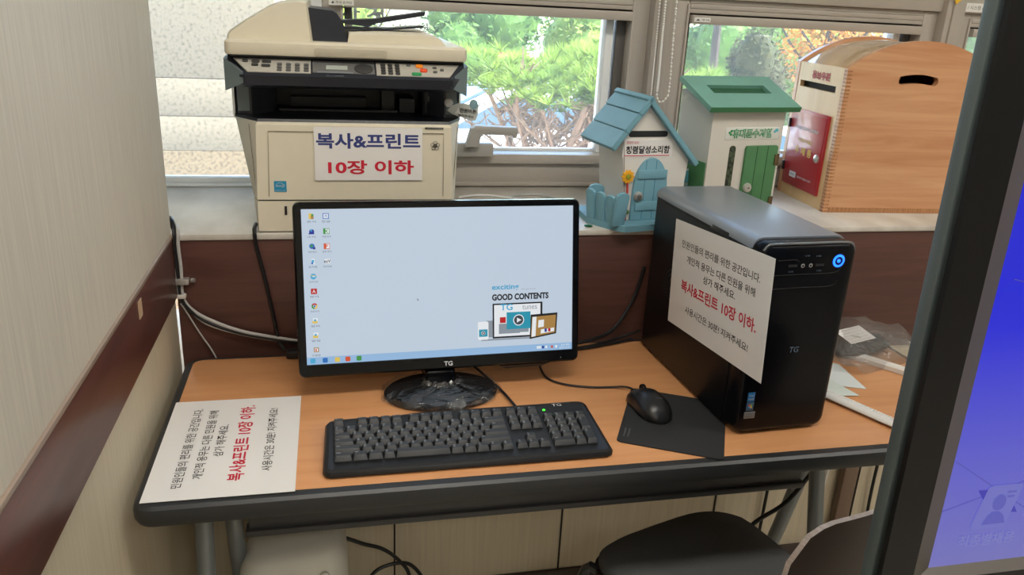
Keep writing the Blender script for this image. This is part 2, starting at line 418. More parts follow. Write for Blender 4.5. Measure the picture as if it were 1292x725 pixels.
def leaf_cloud(bm, c, rad, n, size, squash=1.0, rng=random):
    for _ in range(n):
        while True:
            p = Vector((rng.uniform(-1, 1), rng.uniform(-1, 1), rng.uniform(-1, 1)))
            if 0.35 < p.length < 1: break
        p = Vector((p.x * rad[0], p.y * rad[1], p.z * rad[2])) + Vector(c)
        d = Vector((rng.gauss(0, 1), rng.gauss(0, 1), rng.gauss(0, 1))).normalized(); s = d.orthogonal().normalized()
        q = size * rng.uniform(0.6, 1.3)
        vs = [bm.verts.new(p + d * q), bm.verts.new(p + s * q * 0.45), bm.verts.new(p - d * q), bm.verts.new(p - s * q * 0.45)]
        bm.faces.new(vs)
def needle_tuft(bm, c, d, n, ln, rng):
    d = Vector(d).normalized()
    for _ in range(n):
        v = (d * 0.9 + Vector((rng.gauss(0, .6), rng.gauss(0, .6), rng.gauss(0, .45)))).normalized() * ln * rng.uniform(0.7, 1.15)
        s = v.orthogonal().normalized() * 0.006
        a = bm.verts.new(Vector(c) + s); b = bm.verts.new(Vector(c) - s); t = bm.verts.new(Vector(c) + v)
        bm.faces.new((a, b, t))
M_bark = mat('bark', (128, 100, 82), 0.9, var=0.25, scale=14)
M_bark_d = mat('dark_bark', (58, 48, 42), 0.9, var=0.25, scale=14)
M_needle = mat('pine_needles', (128, 152, 52), 0.6, rgb2=(66, 96, 36), scale=2.2, spec=.12)
M_green = mat('green_leaves', (84, 112, 50), 0.6, rgb2=(46, 72, 34), scale=3, spec=.12)
M_green_y = mat('yellow_green_leaves', (140, 156, 72), 0.6, rgb2=(88, 114, 48), scale=3, spec=.12)
M_orange = mat('autumn_leaves', (196, 104, 30), 0.6, rgb2=(140, 118, 40), scale=2, spec=.12)
M_dgreen = mat('dark_conifer', (62, 64, 34), 0.7, rgb2=(36, 42, 24), scale=3, spec=.12)

def pine(x, y, label, seed, sx=1.25, sy=0.85, zc=0.86):
    rng = random.Random(seed)
    t = thing('pine_tree', label, 'tree', (x, y, GZ))
    bt, bn = BM(), BM()
    stems = []
    for k in range(7):
        a = 2 * PI * k / 7 + rng.uniform(-.3, .3); q = rng.uniform(0.35, 0.95)
        top = Vector((math.cos(a) * sx * q, math.sin(a) * sy * q, zc - GZ - 0.2 + rng.uniform(-.08, .08)))
        pts = [Vector((math.cos(a) * 0.05, math.sin(a) * 0.05, 0)), Vector((top.x * 0.22, top.y * 0.22, 0.62)), Vector((top.x * 0.55 + rng.uniform(-.12, .12), top.y * 0.55, 1.16)), top]
        tube(bt, pts, lambda u: 0.062 * (1 - u * 0.72), 7, smooth=5)
        stems.append(pts)
        for j in range(7):
            b0 = pts[2].lerp(top, rng.uniform(-0.5, 0.8)); e1 = b0 + Vector((rng.uniform(-.5, .5), rng.uniform(-.4, .4), rng.uniform(.2, .5)))
            tube(bt, [b0, b0.lerp(e1, .5) + Vector((rng.uniform(-.09, .09), 0, -.04)), e1], lambda u: 0.021 * (1 - u * .7), 5, smooth=4)
            for i in range(9):
                c0 = b0.lerp(e1, rng.uniform(.3, .9)); c1 = c0 + Vector((rng.uniform(-.25, .25), rng.uniform(-.22, .22), rng.uniform(.0, .25)))
                tube(bt, [c0, c0.lerp(c1, .5) + Vector((0, 0, -.03)), c1], 0.007, 4)
    for k in range(1000):
        a = rng.uniform(0, 2 * PI); q = math.sqrt(rng.uniform(0, 1))
        dome = (1 - q * q) * 0.24
        px, py = math.cos(a) * sx * q * 1.12, math.sin(a) * sy * q * 1.12
        pz = zc - GZ + dome * rng.uniform(-0.7, 1.0) + 0.07 * math.sin(px * 5) - 0.08 + rng.uniform(-0.06, 0.06)
        needle_tuft(bn, (px, py, pz), (px * 0.4, py * 0.4, 0.55), 26, 0.13, rng)
    obj('trunk', bt, M_bark, t); obj('foliage', bn, M_needle, t, smooth=False)
pine(2.35, 5.9, 'spreading pine tree with many bare stems and a flat yellow-green crown, outside the printer window', 3)

def leafy(name, label, cat, x, y, z0, h, r, m, trunk, seed, n=900, size=0.07, group=None, th=None, bark=None):
    rng = random.Random(seed)
    t = thing(name, label, cat, (x, y, GZ), group=group)
    z0 -= GZ
    bl = BM()
    for k in range(7):
        c = (rng.uniform(-.5, .5) * r, rng.uniform(-.5, .5) * r, z0 + h * rng.uniform(0.25, 0.8))
        leaf_cloud(bl, c, (r * .62, r * .62, h * .36), n // 7, size, rng=rng)
        if m is not M_orange: bmesh.ops.create_icosphere(bl, subdivisions=2, radius=1.0, matrix=Matrix.Translation(c) @ Matrix.Diagonal((r * .46, r * .46, h * .26, 1)))
    obj('foliage', bl, m, t, smooth=False)
    bt = BM()
    tube(bt, [(0, 0, 0), (rng.uniform(-.05, .05), 0, (z0 + h * .3) * .5), (rng.uniform(-.1, .1), 0, z0 + h * .6)], lambda u: trunk * (1 - u * .5), 8, smooth=4)
    for k in range(6):
        a = rng.uniform(0, 2 * PI); zz = z0 + h * rng.uniform(.0, .4)
        tube(bt, [(0, 0, zz), (math.cos(a) * r * .4, math.sin(a) * r * .4, zz + h * .2), (math.cos(a) * r * .7, math.sin(a) * r * .7, zz + h * .45)], lambda u: trunk * .4 * (1 - u * .7), 5, smooth=3)
    obj('trunk', bt, bark or M_bark_d, t)
G1 = 'shrubs along the far edge of the car park'
for k, (x, y, h, r, m) in enumerate(((-2.0, 19, 3.2, 1.5, M_green), (1.0, 19.8, 3.0, 1.5, M_green_y), (4.0, 19, 2.7, 1.5, M_green), (7.0, 19.8, 2.9, 1.5, M_green_y), (10.2, 18.6, 3.2, 1.4, M_green), (13.2, 19.8, 3.2, 1.6, M_green_y), (16.4, 19, 3.4, 1.6, M_green), (19.6, 19.8, 3.4, 1.6, M_green))):
    leafy('round_shrub', 'bushy green shrub in the row at the far edge of the car park', 'shrub', x, y, GZ + 0.1, h, r, m, 0.08, 30 + k, n=4200, size=0.085, group=G1)
leafy('low_bush', 'pale green low bush beside the thin trunk, seen over the green-roofed box', 'bush', 6.1, 10.9, GZ + .15, 1.25, 0.8, M_green_y, 0.04, 50, n=1500, size=0.07)
leafy('low_bush', 'green rounded bush behind the parked car outside the second window', 'bush', 8.6, 12.4, GZ + .1, 1.6, 1.1, M_green, 0.05, 51, n=1500, size=0.08)
leafy('maple_tree', 'autumn tree with orange and yellow leaves above the wooden arched box', 'tree', 7.3, 9.7, 0.15, 1.9, 1.1, M_orange, 0.09, 52, n=5000, size=0.05)
leafy('conifer_tree', 'dark green spreading conifer between the thin trunk and the autumn tree', 'tree', 5.4, 8.2, -0.15, 1.30, 0.5, M_dgreen, 0.06, 53, n=6000, size=0.034)
leafy('slender_tree', 'slender tree with a straight grey trunk outside the second window', 'tree', 4.5, 7.6, 1.35, 1.3, 0.6, M_green, 0.075, 54, n=900, size=0.08)

M_tyre = mat('tyre_rubber', (28, 28, 30), 0.8); M_carglass = mat('car_glass', (70, 92, 110), 0.08, spec=0.8)
M_lampred = mat('tail_lamp', (190, 20, 24), 0.25)
def car(x, y, rz, rgb, label, pname):
    t = thing('car', label, 'car', (x, y, GZ), rz)
    mb = mat(pname, rgb, 0.25, coat=0.6)
    side = [(-2.15, .28), (2.1, .28), (2.2, .55), (2.12, .78), (1.25, .92), (.55, 1.38), (.2, 1.45), (-.9, 1.44), (-1.65, 1.08), (-2.12, 1.0), (-2.22, .6)]
    b = BM()
    def ring(yy, s, top): return [(px * s, yy, pz if pz < .95 else .95 + (pz - .95) * top) for px, pz in side]
    loft(b, [ring(-.86, .97, .72), ring(-.80, 1, .9), ring(-.62, 1, 1), ring(.62, 1, 1), ring(.80, 1, .9), ring(.86, .97, .72)])
    obj('body', b, mb, t, sharp=30)
    for s in (-1, 1):
        b = BM(); prism(b, [(-1.5, 1.0), (1.02, .98), (.48, 1.31), (.1, 1.355), (-.85, 1.345)], s * .845, s * .868, 'XZ'); obj('side_window', b, M_carglass, t)
    b = BM(); prism(b, [(1.22, .96), (.6, 1.38), (.57, 1.36), (1.17, .94)], -.66, .66, 'XZ', Matrix.Translation((0.015, 0, 0.012))); obj('windscreen', b, M_carglass, t)
    b = BM(); prism(b, [(-1.66, 1.1), (-.98, 1.42), (-.96, 1.40), (-1.62, 1.08)], -.64, .64, 'XZ', Matrix.Translation((-0.015, 0, 0.012))); obj('rear_window', b, M_carglass, t)
    for s in (-1, 1):
        b = BM(); box(b, -2.24, -2.05, s * .52 - .16, s * .52 + .16, .72, .92, bevel=.02); obj('tail_lamp', b, M_lampred, t)
    for wx in (-1.35, 1.38):
        for s in (-1, 1):
            b = BM(); lathe(b, [(.17, -.1), (.30, -.1), (.32, -.07), (.32, .07), (.30, .1), (.17, .1)], 20, Matrix.Translation((wx, s * .80, .32)) @ Matrix.Rotation(PI / 2, 4, 'X'))
            w = obj('wheel', b, M_tyre, t)
            b = BM(); lathe(b, [(.02, s * -.095), (.19, s * -.105), (.2, s * -.1)], 16, Matrix.Translation((wx, s * .80, .32)) @ Matrix.Rotation(PI / 2, 4, 'X')); obj('hubcap', b, M_chrome, w)
car(3.0, 9.2, math.radians(8), (236, 238, 240), 'white car parked behind the right side of the pine', 'car_white')
car(1.6, 12.2, math.radians(2), (226, 230, 234), 'pale silver car parked behind the left side of the pine', 'car_silver')
car(3.4, 14.6, math.radians(4), (186, 52, 44), 'red car parked farther back between two pale cars', 'car_red')
car(5.1, 5.2, math.radians(8), (240, 240, 240), 'white car seen over the house-shaped box outside the second window', 'car_white')

# ================================================================== TABLE
def make_table():
    t = thing('folding_table', 'long folding table with an orange wood top and black rubber edge, under the window sill', 'table', (0.011, 0, 0))
    Lx, D = 1.5, 0.5008
    M_top = wood_mat('table_laminate', (208, 150, 102), (198, 139, 91), 'X', scale=12, rough=0.34, stretch=10, coat=0.12)
    M_edge = mat('edge_rubber', (38, 40, 42), 0.42)
    b = BM(); slab(b, rrect(0.016, Lx - 0.016, 0.020, D - 0.012, 0.02), ZT - 0.03, ZT, 0.0006); obj('tabletop', b, M_top, t)
    outer = rrect(0, Lx, 0, D, 0.03, 6); inner = rrect(0.016, Lx - 0.016, 0.020, D - 0.012, 0.02, 6)
    def ringz(poly, z): return [(p[0], p[1], z) for p in poly]
    mid = [((a[0] * .35 + c[0] * .65), (a[1] * .35 + c[1] * .65)) for a, c in zip(inner, outer)]
    b = BM(); loft(b, [ringz(inner, ZT - 0.0005), ringz(mid, ZT - 0.001), ringz(inset_poly(outer, 0.002), ZT - 0.005), ringz(outer, ZT - 0.012), ringz(outer, ZT - 0.024), ringz(inset_poly(outer, 0.004), ZT - 0.032), ringz(inner, ZT - 0.034)], cap0=False, cap1=False)
    obj('edge_band', b, M_edge, t)
    M_met = mat('table_frame_paint', (52, 53, 55), 0.4)
    b = BM()
    box(b, 0.15, 1.075, 0.05, 0.062, 0.634, 0.688, bevel=0.003); box(b, 0.145, 1.08, 0.044, 0.07, 0.626, 0.637, bevel=0.003)
    box(b, 0.15, 1.075, 0.062, 0.40, 0.630, 0.634); box(b, 0.15, 1.075, 0.388, 0.40, 0.634, 0.688)
    box(b, 0.15, 0.158, 0.062, 0.39, 0.634, 0.688); box(b, 1.067, 1.075, 0.062, 0.39, 0.634, 0.688)
    obj('shelf', b, M_met, t)
    b = BM(); box(b, 0.05, 1.45, 0.09, 0.11, 0.67, 0.688); box(b, 0.05, 1.45, 0.41, 0.43, 0.67, 0.688); obj('rail', b, M_met, t)
    M_leg = mat('leg_paint', (128, 134, 136), 0.3, metal=0.4)
    for lx in (0.075, 1.245):
        for ys, o in ((0.07, -1), (0.43, 1)):
            b = BM(); tube(b, [(lx + 0.014 * o, 0.25 + 0.02 * o, 0.688), (lx + 0.017 * o, 0.25 + 0.035 * o, 0.56), (lx + 0.017 * o, 0.25 + (ys - 0.25) * 0.55, 0.30), (lx + 0.017 * o, ys, 0.022)], 0.0155, 14, smooth=6)
            lg = obj('leg', b, M_leg, t)
            b = BM(); lathe(b, [(0.018, 0), (0.021, 0.004), (0.019, 0.03), (0.012, 0.034)], 14, Matrix.Translation((lx + 0.017 * o, ys, 0))); obj('rubber_foot', b, M_black, lg)
        b = BM(); box(b, lx - 0.03, lx + 0.03, 0.20, 0.30, 0.672, 0.688, bevel=0.003); obj('hinge_bracket', b, M_met, t)
make_table()

# ================================================================== NOTICE SHEETS
LINES = (('민원인들의 편리를 위한 공간입니다.', .20, .10, .90, .072, 0), ('개인적 용무는 다른 민원을 위해', .325, .17, .87, .072, 0), ('삼가 해주세요.', .43, .37, .70, .072, 0),
         ('복사&프린트 10장 이하.', .585, .13, .91, .115, 1), ('사용시간은 30분! 지켜주세요!', .79, .20, .86, .072, 0))
def notice(name, label, o, xd, yd, w, h, lines=LINES, thick=0.0006):
    """sheet with its lower left corner at o"""
    Mx = F(o, xd, yd); t = thing(name, label, 'paper sign')
    t.matrix_world = Mx
    b = BM(); box(b, 0, w, 0, h, 0, thick); obj('sheet', b, M_white_paper, t)
    bk, br = BM(), BM()
    for s, v, u0, u1, hh, red in lines:
        text(br if red else bk, s, F((w * (u0 + u1) / 2, h * (1 - v), thick + 0.0003), (1, 0, 0), (0, 1, 0)), w=w * (u1 - u0), h=h * hh, bold=0.022 if red else 0.008)
    obj('lettering', bk, M_ink, t); r = obj('red_lettering', br, M_red_ink, t); r['label'] = 'red line of lettering'
    return t
notice('notice_sheet', 'laminated white notice lying flat on the table left of the keyboard', (0.023 + 0.21, 0.0146, ZT + 0.0008), (0, 1, 0), (-1, 0, 0), 0.298, 0.21)

# ================================================================== MONITOR
def make_monitor():
    t = thing('computer_monitor', 'black flat computer monitor showing a pale desktop, on a round stand', 'monitor', (0.2317, 0.2884, ZT), 0.0372)
    W, H, tilt = 0.5147, 0.3072, 0.2028
    z0 = 0.0465
    e = BM()
    T = Matrix.Translation((0, 0, z0)) @ Matrix.Rotation(-tilt, 4, 'X')      # local panel: x right, y back, z up
    sx0, sx1, sz0, sz1 = 0.0145, W - 0.0130, 0.0235, H - 0.0125
    # bezel ring with rounded outer corners
    out = rrect(0, W, 0, H, 0.012, 5)
    inn = rrect(sx0, sx1, sz0, sz1, 0.0008, 5)
    b = BM()
    rr = lambda poly, y: [(p[0], y, p[1]) for p in poly]
    loft(b, [rr(inn, 0.004), rr(inn, -0.0005), rr(inset_poly(out, 0.004), -0.001), rr(inset_poly(out, 0.001), 0.002), rr(out, 0.008), rr(out, 0.024), rr(inset_poly(out, 0.008), 0.030)], cap0=False, M=T)
    # rear bulge
    loft(b, [rr(rrect(0.05, W - 0.05, 0.04, H - 0.03, 0.03, 5), 0.030), rr(rrect(0.09, W - 0.09, 0.06, H - 0.06, 0.03, 5), 0.048), rr(rrect(0.12, W - 0.12, 0.08, H - 0.09, 0.02, 5), 0.055)], cap0=False, M=T)
    # little sensor lip under the right of the bezel
    bz = obj('bezel', b, M_black_gloss, t)
    b = BM(); loft(b, [[(x, y, -0.0005) for x, y in rrect(W - 0.155, W - 0.055, 0.002, 0.02, 0.006)], [(x, y, -0.006) for x, y in rrect(W - 0.145, W - 0.07, 0.004, 0.018, 0.006)]], M=T); obj('sensor_lip', b, M_black, t)
    ems = lambda n, c, s=1.0: mat('screen_' + n, c, 0.3, emit=s, spec=0.3)
    S = 0.88
    b = BM(); box(b, sx0 - 0.002, sx1 + 0.002, 0.003, 0.005, sz0 - 0.002, sz1 + 0.002, M=T)
    scr = obj('screen', b, mat('screen_white', (190, 204, 220), 0.3, emit=0.95, spec=0.3), t)
    scr['label'] = 'lit pale blue-white desktop'
    # put emission colour on the screen slab only; its base stays dark like a panel
    for mm in (scr.data.materials[0],): mm.node_tree.nodes['Principled BSDF'].inputs['Base Color'].default_value = (0.02, 0.02, 0.02, 1)
    sw, sh = sx1 - sx0, sz1 - sz0
    def P(u, v): return sx0 + u * sw, sz0 + v * sh
    lay = [0.0026]
    def rect(u0, u1, v0, v1, y=None, bm=None, r=0.0):
        x0, zz0 = P(u0, v0); x1, zz1 = P(u1, v1)
        bm = bm or BM(); yy = lay[0] if y is None else y
        poly = rrect(x0, x1, zz0, zz1, r, 4) if r else [(x0, zz0), (x1, zz0), (x1, zz1), (x0, zz1)]
        vs = [bm.verts.new(T @ Vector((a, yy, c))) for a, c in poly]; bm.faces.new(vs); return bm
    def poly2(pts, y, bm=None):
        bm = bm or BM(); vs = [bm.verts.new(T @ Vector((P(*p)[0], y, P(*p)[1]))) for p in pts]; bm.faces.new(vs); return bm
    def tx(bm, s, u, v, w=None, h=None, y=0.0018, bold=0.0, align='C', shear=0.0):
        x, z = P(u, v)
        text(bm, s, T @ F((x, y, z), (1, 0, 0), (0, 0, 1)), w=w * sw if w else None, h=h * sh if h else None, bold=bold, align=align, shear=shear); return bm
    def emp(bm, n, c, name, s=S):
        m = ems(n, c, s); m.node_tree.nodes['Principled BSDF'].inputs['Base Color'].default_value = (0.02, 0.02, 0.02, 1)
        return obj(name, bm, m, scr, smooth=False)
    emp(rect(0, 1, 0, 0.048), 'taskbar', (150, 188, 226), 'taskbar')
    # desktop icons: two columns
    cols = {'y': (228, 196, 90), 'b': (40, 110, 190), 'db': (30, 50, 150), 'g': (60, 150, 70), 'r': (214, 84, 50), 'w': (236, 240, 244), 'gr': (140, 150, 160), 'lb': (70, 170, 215), 'dr': (190, 24, 30), 'k': (60, 66, 76), 'br': (170, 130, 70)}
    B = {k: BM() for k in cols}
    def flush(name):
        big = BM(); mats = []
        for k in cols:
            if not len(B[k].verts): continue
            me = bpy.data.meshes.new('tmp'); B[k].to_mesh(me); B[k].free(); B[k] = BM()
            n0 = len(big.faces); big.from_mesh(me); bpy.data.meshes.remove(me); big.faces.ensure_lookup_table()
            for f in big.faces[n0:]: f.material_index = len(mats)
            m = ems(k, cols[k], S); m.node_tree.nodes['Principled BSDF'].inputs['Base Color'].default_value = (0.02, 0.02, 0.02, 1); mats.append(m)
        o = obj(name, big, mats[0], scr, smooth=False)
        for m in mats[1:]: o.data.materials.append(m)
        return o
    lab = BM()
    du, dv = 0.021, 0.036
    def cell(c, r): return 0.034 + c * 0.050, 0.955 - r * 0.0955
    def ic(k, c, r, u0, u1, v0, v1, y=0.0026, rad=0.0):
        u, v = cell(c, r); rect(u + (u0 - .5) * du, u + (u1 - .5) * du, v + (v0 - .5) * dv, v + (v1 - .5) * dv, y, B[k], rad)
    def idisc(k, c, r, cu, cv, rad, y=0.0026, a0=0, a1=2 * PI):
        u, v = cell(c, r); x, z = P(u + (cu - .5) * du, v + (cv - .5) * dv); R = rad * du * sw
        pts = circ(x, z, R, n=14, a0=a0, a1=a1)
        if a1 - a0 < 6: pts = pts + [(x, z)]
        vs = [B[k].verts.new(T @ Vector((a, y, c2))) for a, c2 in pts]; B[k].faces.new(vs)
    ic('y', 0, 0, .1, .6, .0, 1); ic('br', 0, 0, .45, .9, .0, .6, .0022); idisc('g', 0, 0, .7, .7, .2, .0020); flush('desktop_icon')
    idisc('db', 0, 1, .5, .45, .42); ic('db', 0, 1, .0, .9, .0, .25, .0022); ic('lb', 0, 1, .3, .55, .5, .9, .0020); flush('desktop_icon')
    idisc('b', 0, 2, .45, .55, .45); idisc('g', 0, 2, .4, .6, .22, .0022); ic('db', 0, 2, .6, 1, .0, .4, .0020); flush('desktop_icon')
    ic('w', 0, 3, .25, .8, .0, 1); ic('lb', 0, 3, .3, .7, .35, .8, .0022); idisc('b', 0, 3, .4, .2, .18, .0020); flush('desktop_icon')
    idisc('lb', 0, 4, .5, .5, .5); ic('w', 0, 4, .3, .8, .42, .56, .0022); ic('y', 0, 4, .0, .9, .62, .72, .0020); flush('desktop_icon')
    ic('dr', 0, 5, 0, 1, 0, 1); tx(B['w'], 'A', *cell(0, 5), h=dv * .62, y=.0021); flush('desktop_icon')
    for k, (a0, a1) in (('dr', (PI / 6, 5 * PI / 6)), ('g', (5 * PI / 6, 9 * PI / 6)), ('y', (-PI / 2, PI / 6))): idisc(k, 0, 6, .5, .5, .5, a0=a0, a1=a1)
    idisc('w', 0, 6, .5, .5, .24, .0022); idisc('b', 0, 6, .5, .5, .18, .0020); flush('desktop_icon')
    for r in (7, 8):
        ic('w', 0, r, .15, .95, .3, 1); ic('y', 0, r, .05, .9, .05, .5, .0022); idisc('lb', 0, r, .5, .62, .2, .0020); flush('desktop_icon')
    ic('br', 0, 9, .1, .95, .1, .95); ic('w', 0, 9, .25, .8, .25, .8, .0022); ic('r', 0, 9, .35, .6, .3, .7, .0020); flush('desktop_icon')
    ic('b', 1, 0, 0, 1, 0, 1); ic('w', 1, 0, .12, .88, .12, .88, .0022); tx(B['b'], '가', *cell(1, 0), h=dv * .55, y=.0018, bold=.03); flush('desktop_icon')
    ic('g', 1, 1, 0, 1, 0, 1); ic('w', 1, 1, .35, .92, .1, .9, .0022); tx(B['g'], 'X', *cell(1, 1), h=dv * .6, y=.0018, bold=.03); flush('desktop_icon')
    ic('r', 1, 2, 0, 1, 0, 1); ic('w', 1, 2, .35, .92, .1, .9, .0022); tx(B['r'], 'P', *cell(1, 2), h=dv * .6, y=.0018, bold=.03); flush('desktop_icon')
    ic('w', 1, 3, .1, 1, .1, .9); tx(B['k'], 'ezV', *cell(1, 3), w=du * 1.1, y=.0018, bold=.02); flush('desktop_icon')
    for c, n in ((0, 10), (1, 4)):
        names = ('문서', '내 PC', '네트워크', '휴지통', '인터넷', '뷰어', '브라우저', '알씨', '알집', '도움말') if c == 0 else ('한글', '엑셀 문서', '발표 문서', '이지뷰')
        for r in range(n):
            u, v = cell(c, r); tx(lab, names[r], u, v - .034, w=.030, h=.013)
    # task bar buttons and tray
    for k, u in (('lb', .012), ('b', .055), ('y', .098), ('r', .135), ('g', .175)):
        rect(u, u + .018, .009, .041, .0022, B[k], 0.002); flush('taskbar_icon')
    idisc_c = P(.184, .025)
    for k, u in (('w', .858), ('db', .879), ('w', .892), ('r', .915), ('w', .932), ('w', .867)): rect(u, u + .008, .016, .034, .0022, B[k])
    flush('tray_icon_print')
    tray = BM(); tx(tray, '4:41 PM', .972, .033, w=.034, h=.013, y=.002); tx(tray, '2019-10-31', .970, .014, w=.042, h=.012, y=.002)
    emp(tray, 'w', cols['w'], 'tray_clock')
    # wallpaper artwork: lettering and devices
    art = BM(); tx(art, 'exciting', .682, .452, w=.104, h=.044, bold=.018, align='L'); emp(art, 'cyan', (32, 160, 205), 'cyan_lettering')
    sm = BM(); tx(sm, 'www.tgtunes.co.kr', .795, .437, w=.058, h=.012, align='L'); tx(sm, 'tunes', .800, .312, w=.058, h=.030, align='L'); emp(sm, 'gr', cols['gr'], 'grey_lettering')
    bl = BM(); tx(bl, 'GOOD CONTENTS', .682, .388, w=.222, h=.044, bold=.045, align='L')
    # tv outline
    for a in ((.684, .690, .112, .345), (.872, .880, .112, .345), (.684, .880, .335, .345), (.684, .880, .105, .117)): rect(*a, .0022, bl, 0)
    # tablet frame
    poly2([(.829, .088), (.935, .118), (.940, .265), (.833, .258)], .0016, bl)
    rect(.724, .80, .105, .117, .002, bl)
    emp(bl, 'ink', (18, 20, 28), 'black_lettering')
    rect(.627, .668, .10, .225, .0024, B['w'], .003); rect(.660, .686, .115, .23, .00245, B['gr']); flush('phone_graphic')
    rect(.64, .835, .092, .102, .00245, B['gr']); flush('base_line_graphic')
    rect(.690, .872, .117, .335, .0024, B['w'])
    tx(B['lb'], 'TG', .738, .318, w=.048, h=.044, bold=.02)
    vid = rect(.738, .832, .165, .282, .0014); rect(.631, .664, .122, .172, .0020, vid); emp(vid, 'video', (34, 150, 176), 'video_tile')
    rect(.708, .79, .135, .205, .0019, B['gr']); rect(.712, .735, .21, .25, .0018, B['dr']); rect(.785, .825, .14, .165, .0019, B['gr']); flush('television_graphic')
    poly2([(.834, .10), (.930, .127), (.934, .25), (.838, .242)], .0013, B['br'])
    poly2([(.836, .102), (.852, .107), (.856, .243), (.840, .241)], .0011, B['w']); poly2([(.862, .165), (.885, .17), (.886, .22), (.864, .217)], .0011, B['w']); poly2([(.872, .122), (.926, .135), (.927, .16), (.874, .152)], .0011, B['w'])
    rect(.902, .912, .135, .157, .0009, B['dr']); rect(.888, .897, .133, .157, .0009, B['db']); flush('tablet_graphic')
    pl = BM()
    for (u, v, R) in ((.785, .226, .0105), (.647, .147, .0038)):
        x, z = P(u, v)
        for rad, nm in ((R, 'w'), (R * .84, 'k')):
            vs = [B[nm].verts.new(T @ Vector((a, .0011 if nm == 'w' else .0009, c2))) for a, c2 in circ(x, z, rad, n=24)]; B[nm].faces.new(vs)
        vs = [B['w'].verts.new(T @ Vector((x + a * R, .0007, z + c2 * R))) for a, c2 in ((-.32, -.45), (.5, 0), (-.32, .45))]; B['w'].faces.new(vs); flush('play_symbol')
    # mouse pointer
    poly2([(.40, .405), (.406, .393), (.401, .390)], .002, B['k'])
    flush('mouse_pointer')
    for bb in B.values(): bb.free()
    emp(lab, 'label', (90, 100, 116), 'icon_caption')
    b = BM(); text(b, 'TG', T @ F((W * .512, -0.0012, 0.0115), (1, 0, 0), (0, 0, 1)), w=0.016, h=0.0085, bold=0.03); obj('bezel_lettering', b, M_white_print, t)
    b = BM(); text(b, '.', T @ F((W * .93, -0.0012, 0.0095), (1, 0, 0), (0, 0, 1)), w=0.0015); obj('status_dot', b, M_white_print, t)
    # stand
    cx, cy = 0.2505, -0.004
    b = BM(); box(b, cx - 0.028, cx + 0.028, 0.004, 0.050, 0.012, 0.044, bevel=0.006, seg=3); box(b, cx - 0.028, cx + 0.028, 0.050, 0.082, 0.012, 0.19, bevel=0.008, seg=3); box(b, cx - 0.026, cx + 0.026, 0.012, 0.07, 0.014, 0.040, bevel=0.006); obj('neck', b, M_black_gloss, t)
    def ell(s, z): return [(cx + 0.104 * s * math.cos(2 * PI * k / 40), cy + 0.072 * s * math.sin(2 * PI * k / 40), z) for k in range(40)]
    b = BM(); loft(b, [ell(.97, 0.0), ell(1, .003), ell(1, .007), ell(.96, .011), ell(.6, .015), ell(.3, .019), ell(.26, .030)]); obj('stand_base', b, M_black_gloss, t)
    # clear wrap still on the base
    b = BM(); rings = []
    for s, z in ((1.03, .002), (1.06, .008), (1.0, .0165), (.72, .021), (.36, .027), (.30, .034)):
        r = []
        for k in range(64):
            a = 2 * PI * k / 64; q = 1 + 0.03 * math.sin(a * 9 + z * 300) * (s > .5) + 0.02 * math.sin(a * 17)
            r.append((cx + 0.104 * s * q * math.cos(a), cy + 0.072 * s * q * math.sin(a), z + 0.0022 * math.sin(a * 13 + s * 9) * (z > .005)))
        rings.append(r)
    loft(b, rings, cap0=False, cap1=False); w = obj('plastic_wrap', b, clear_mat('clear_wrap', (250, 250, 250), gloss=0.10, rough=0.15, bump=0.8, bscale=24, dust=0.02), t)
    w['label'] = 'crumpled clear plastic wrap'
make_monitor()

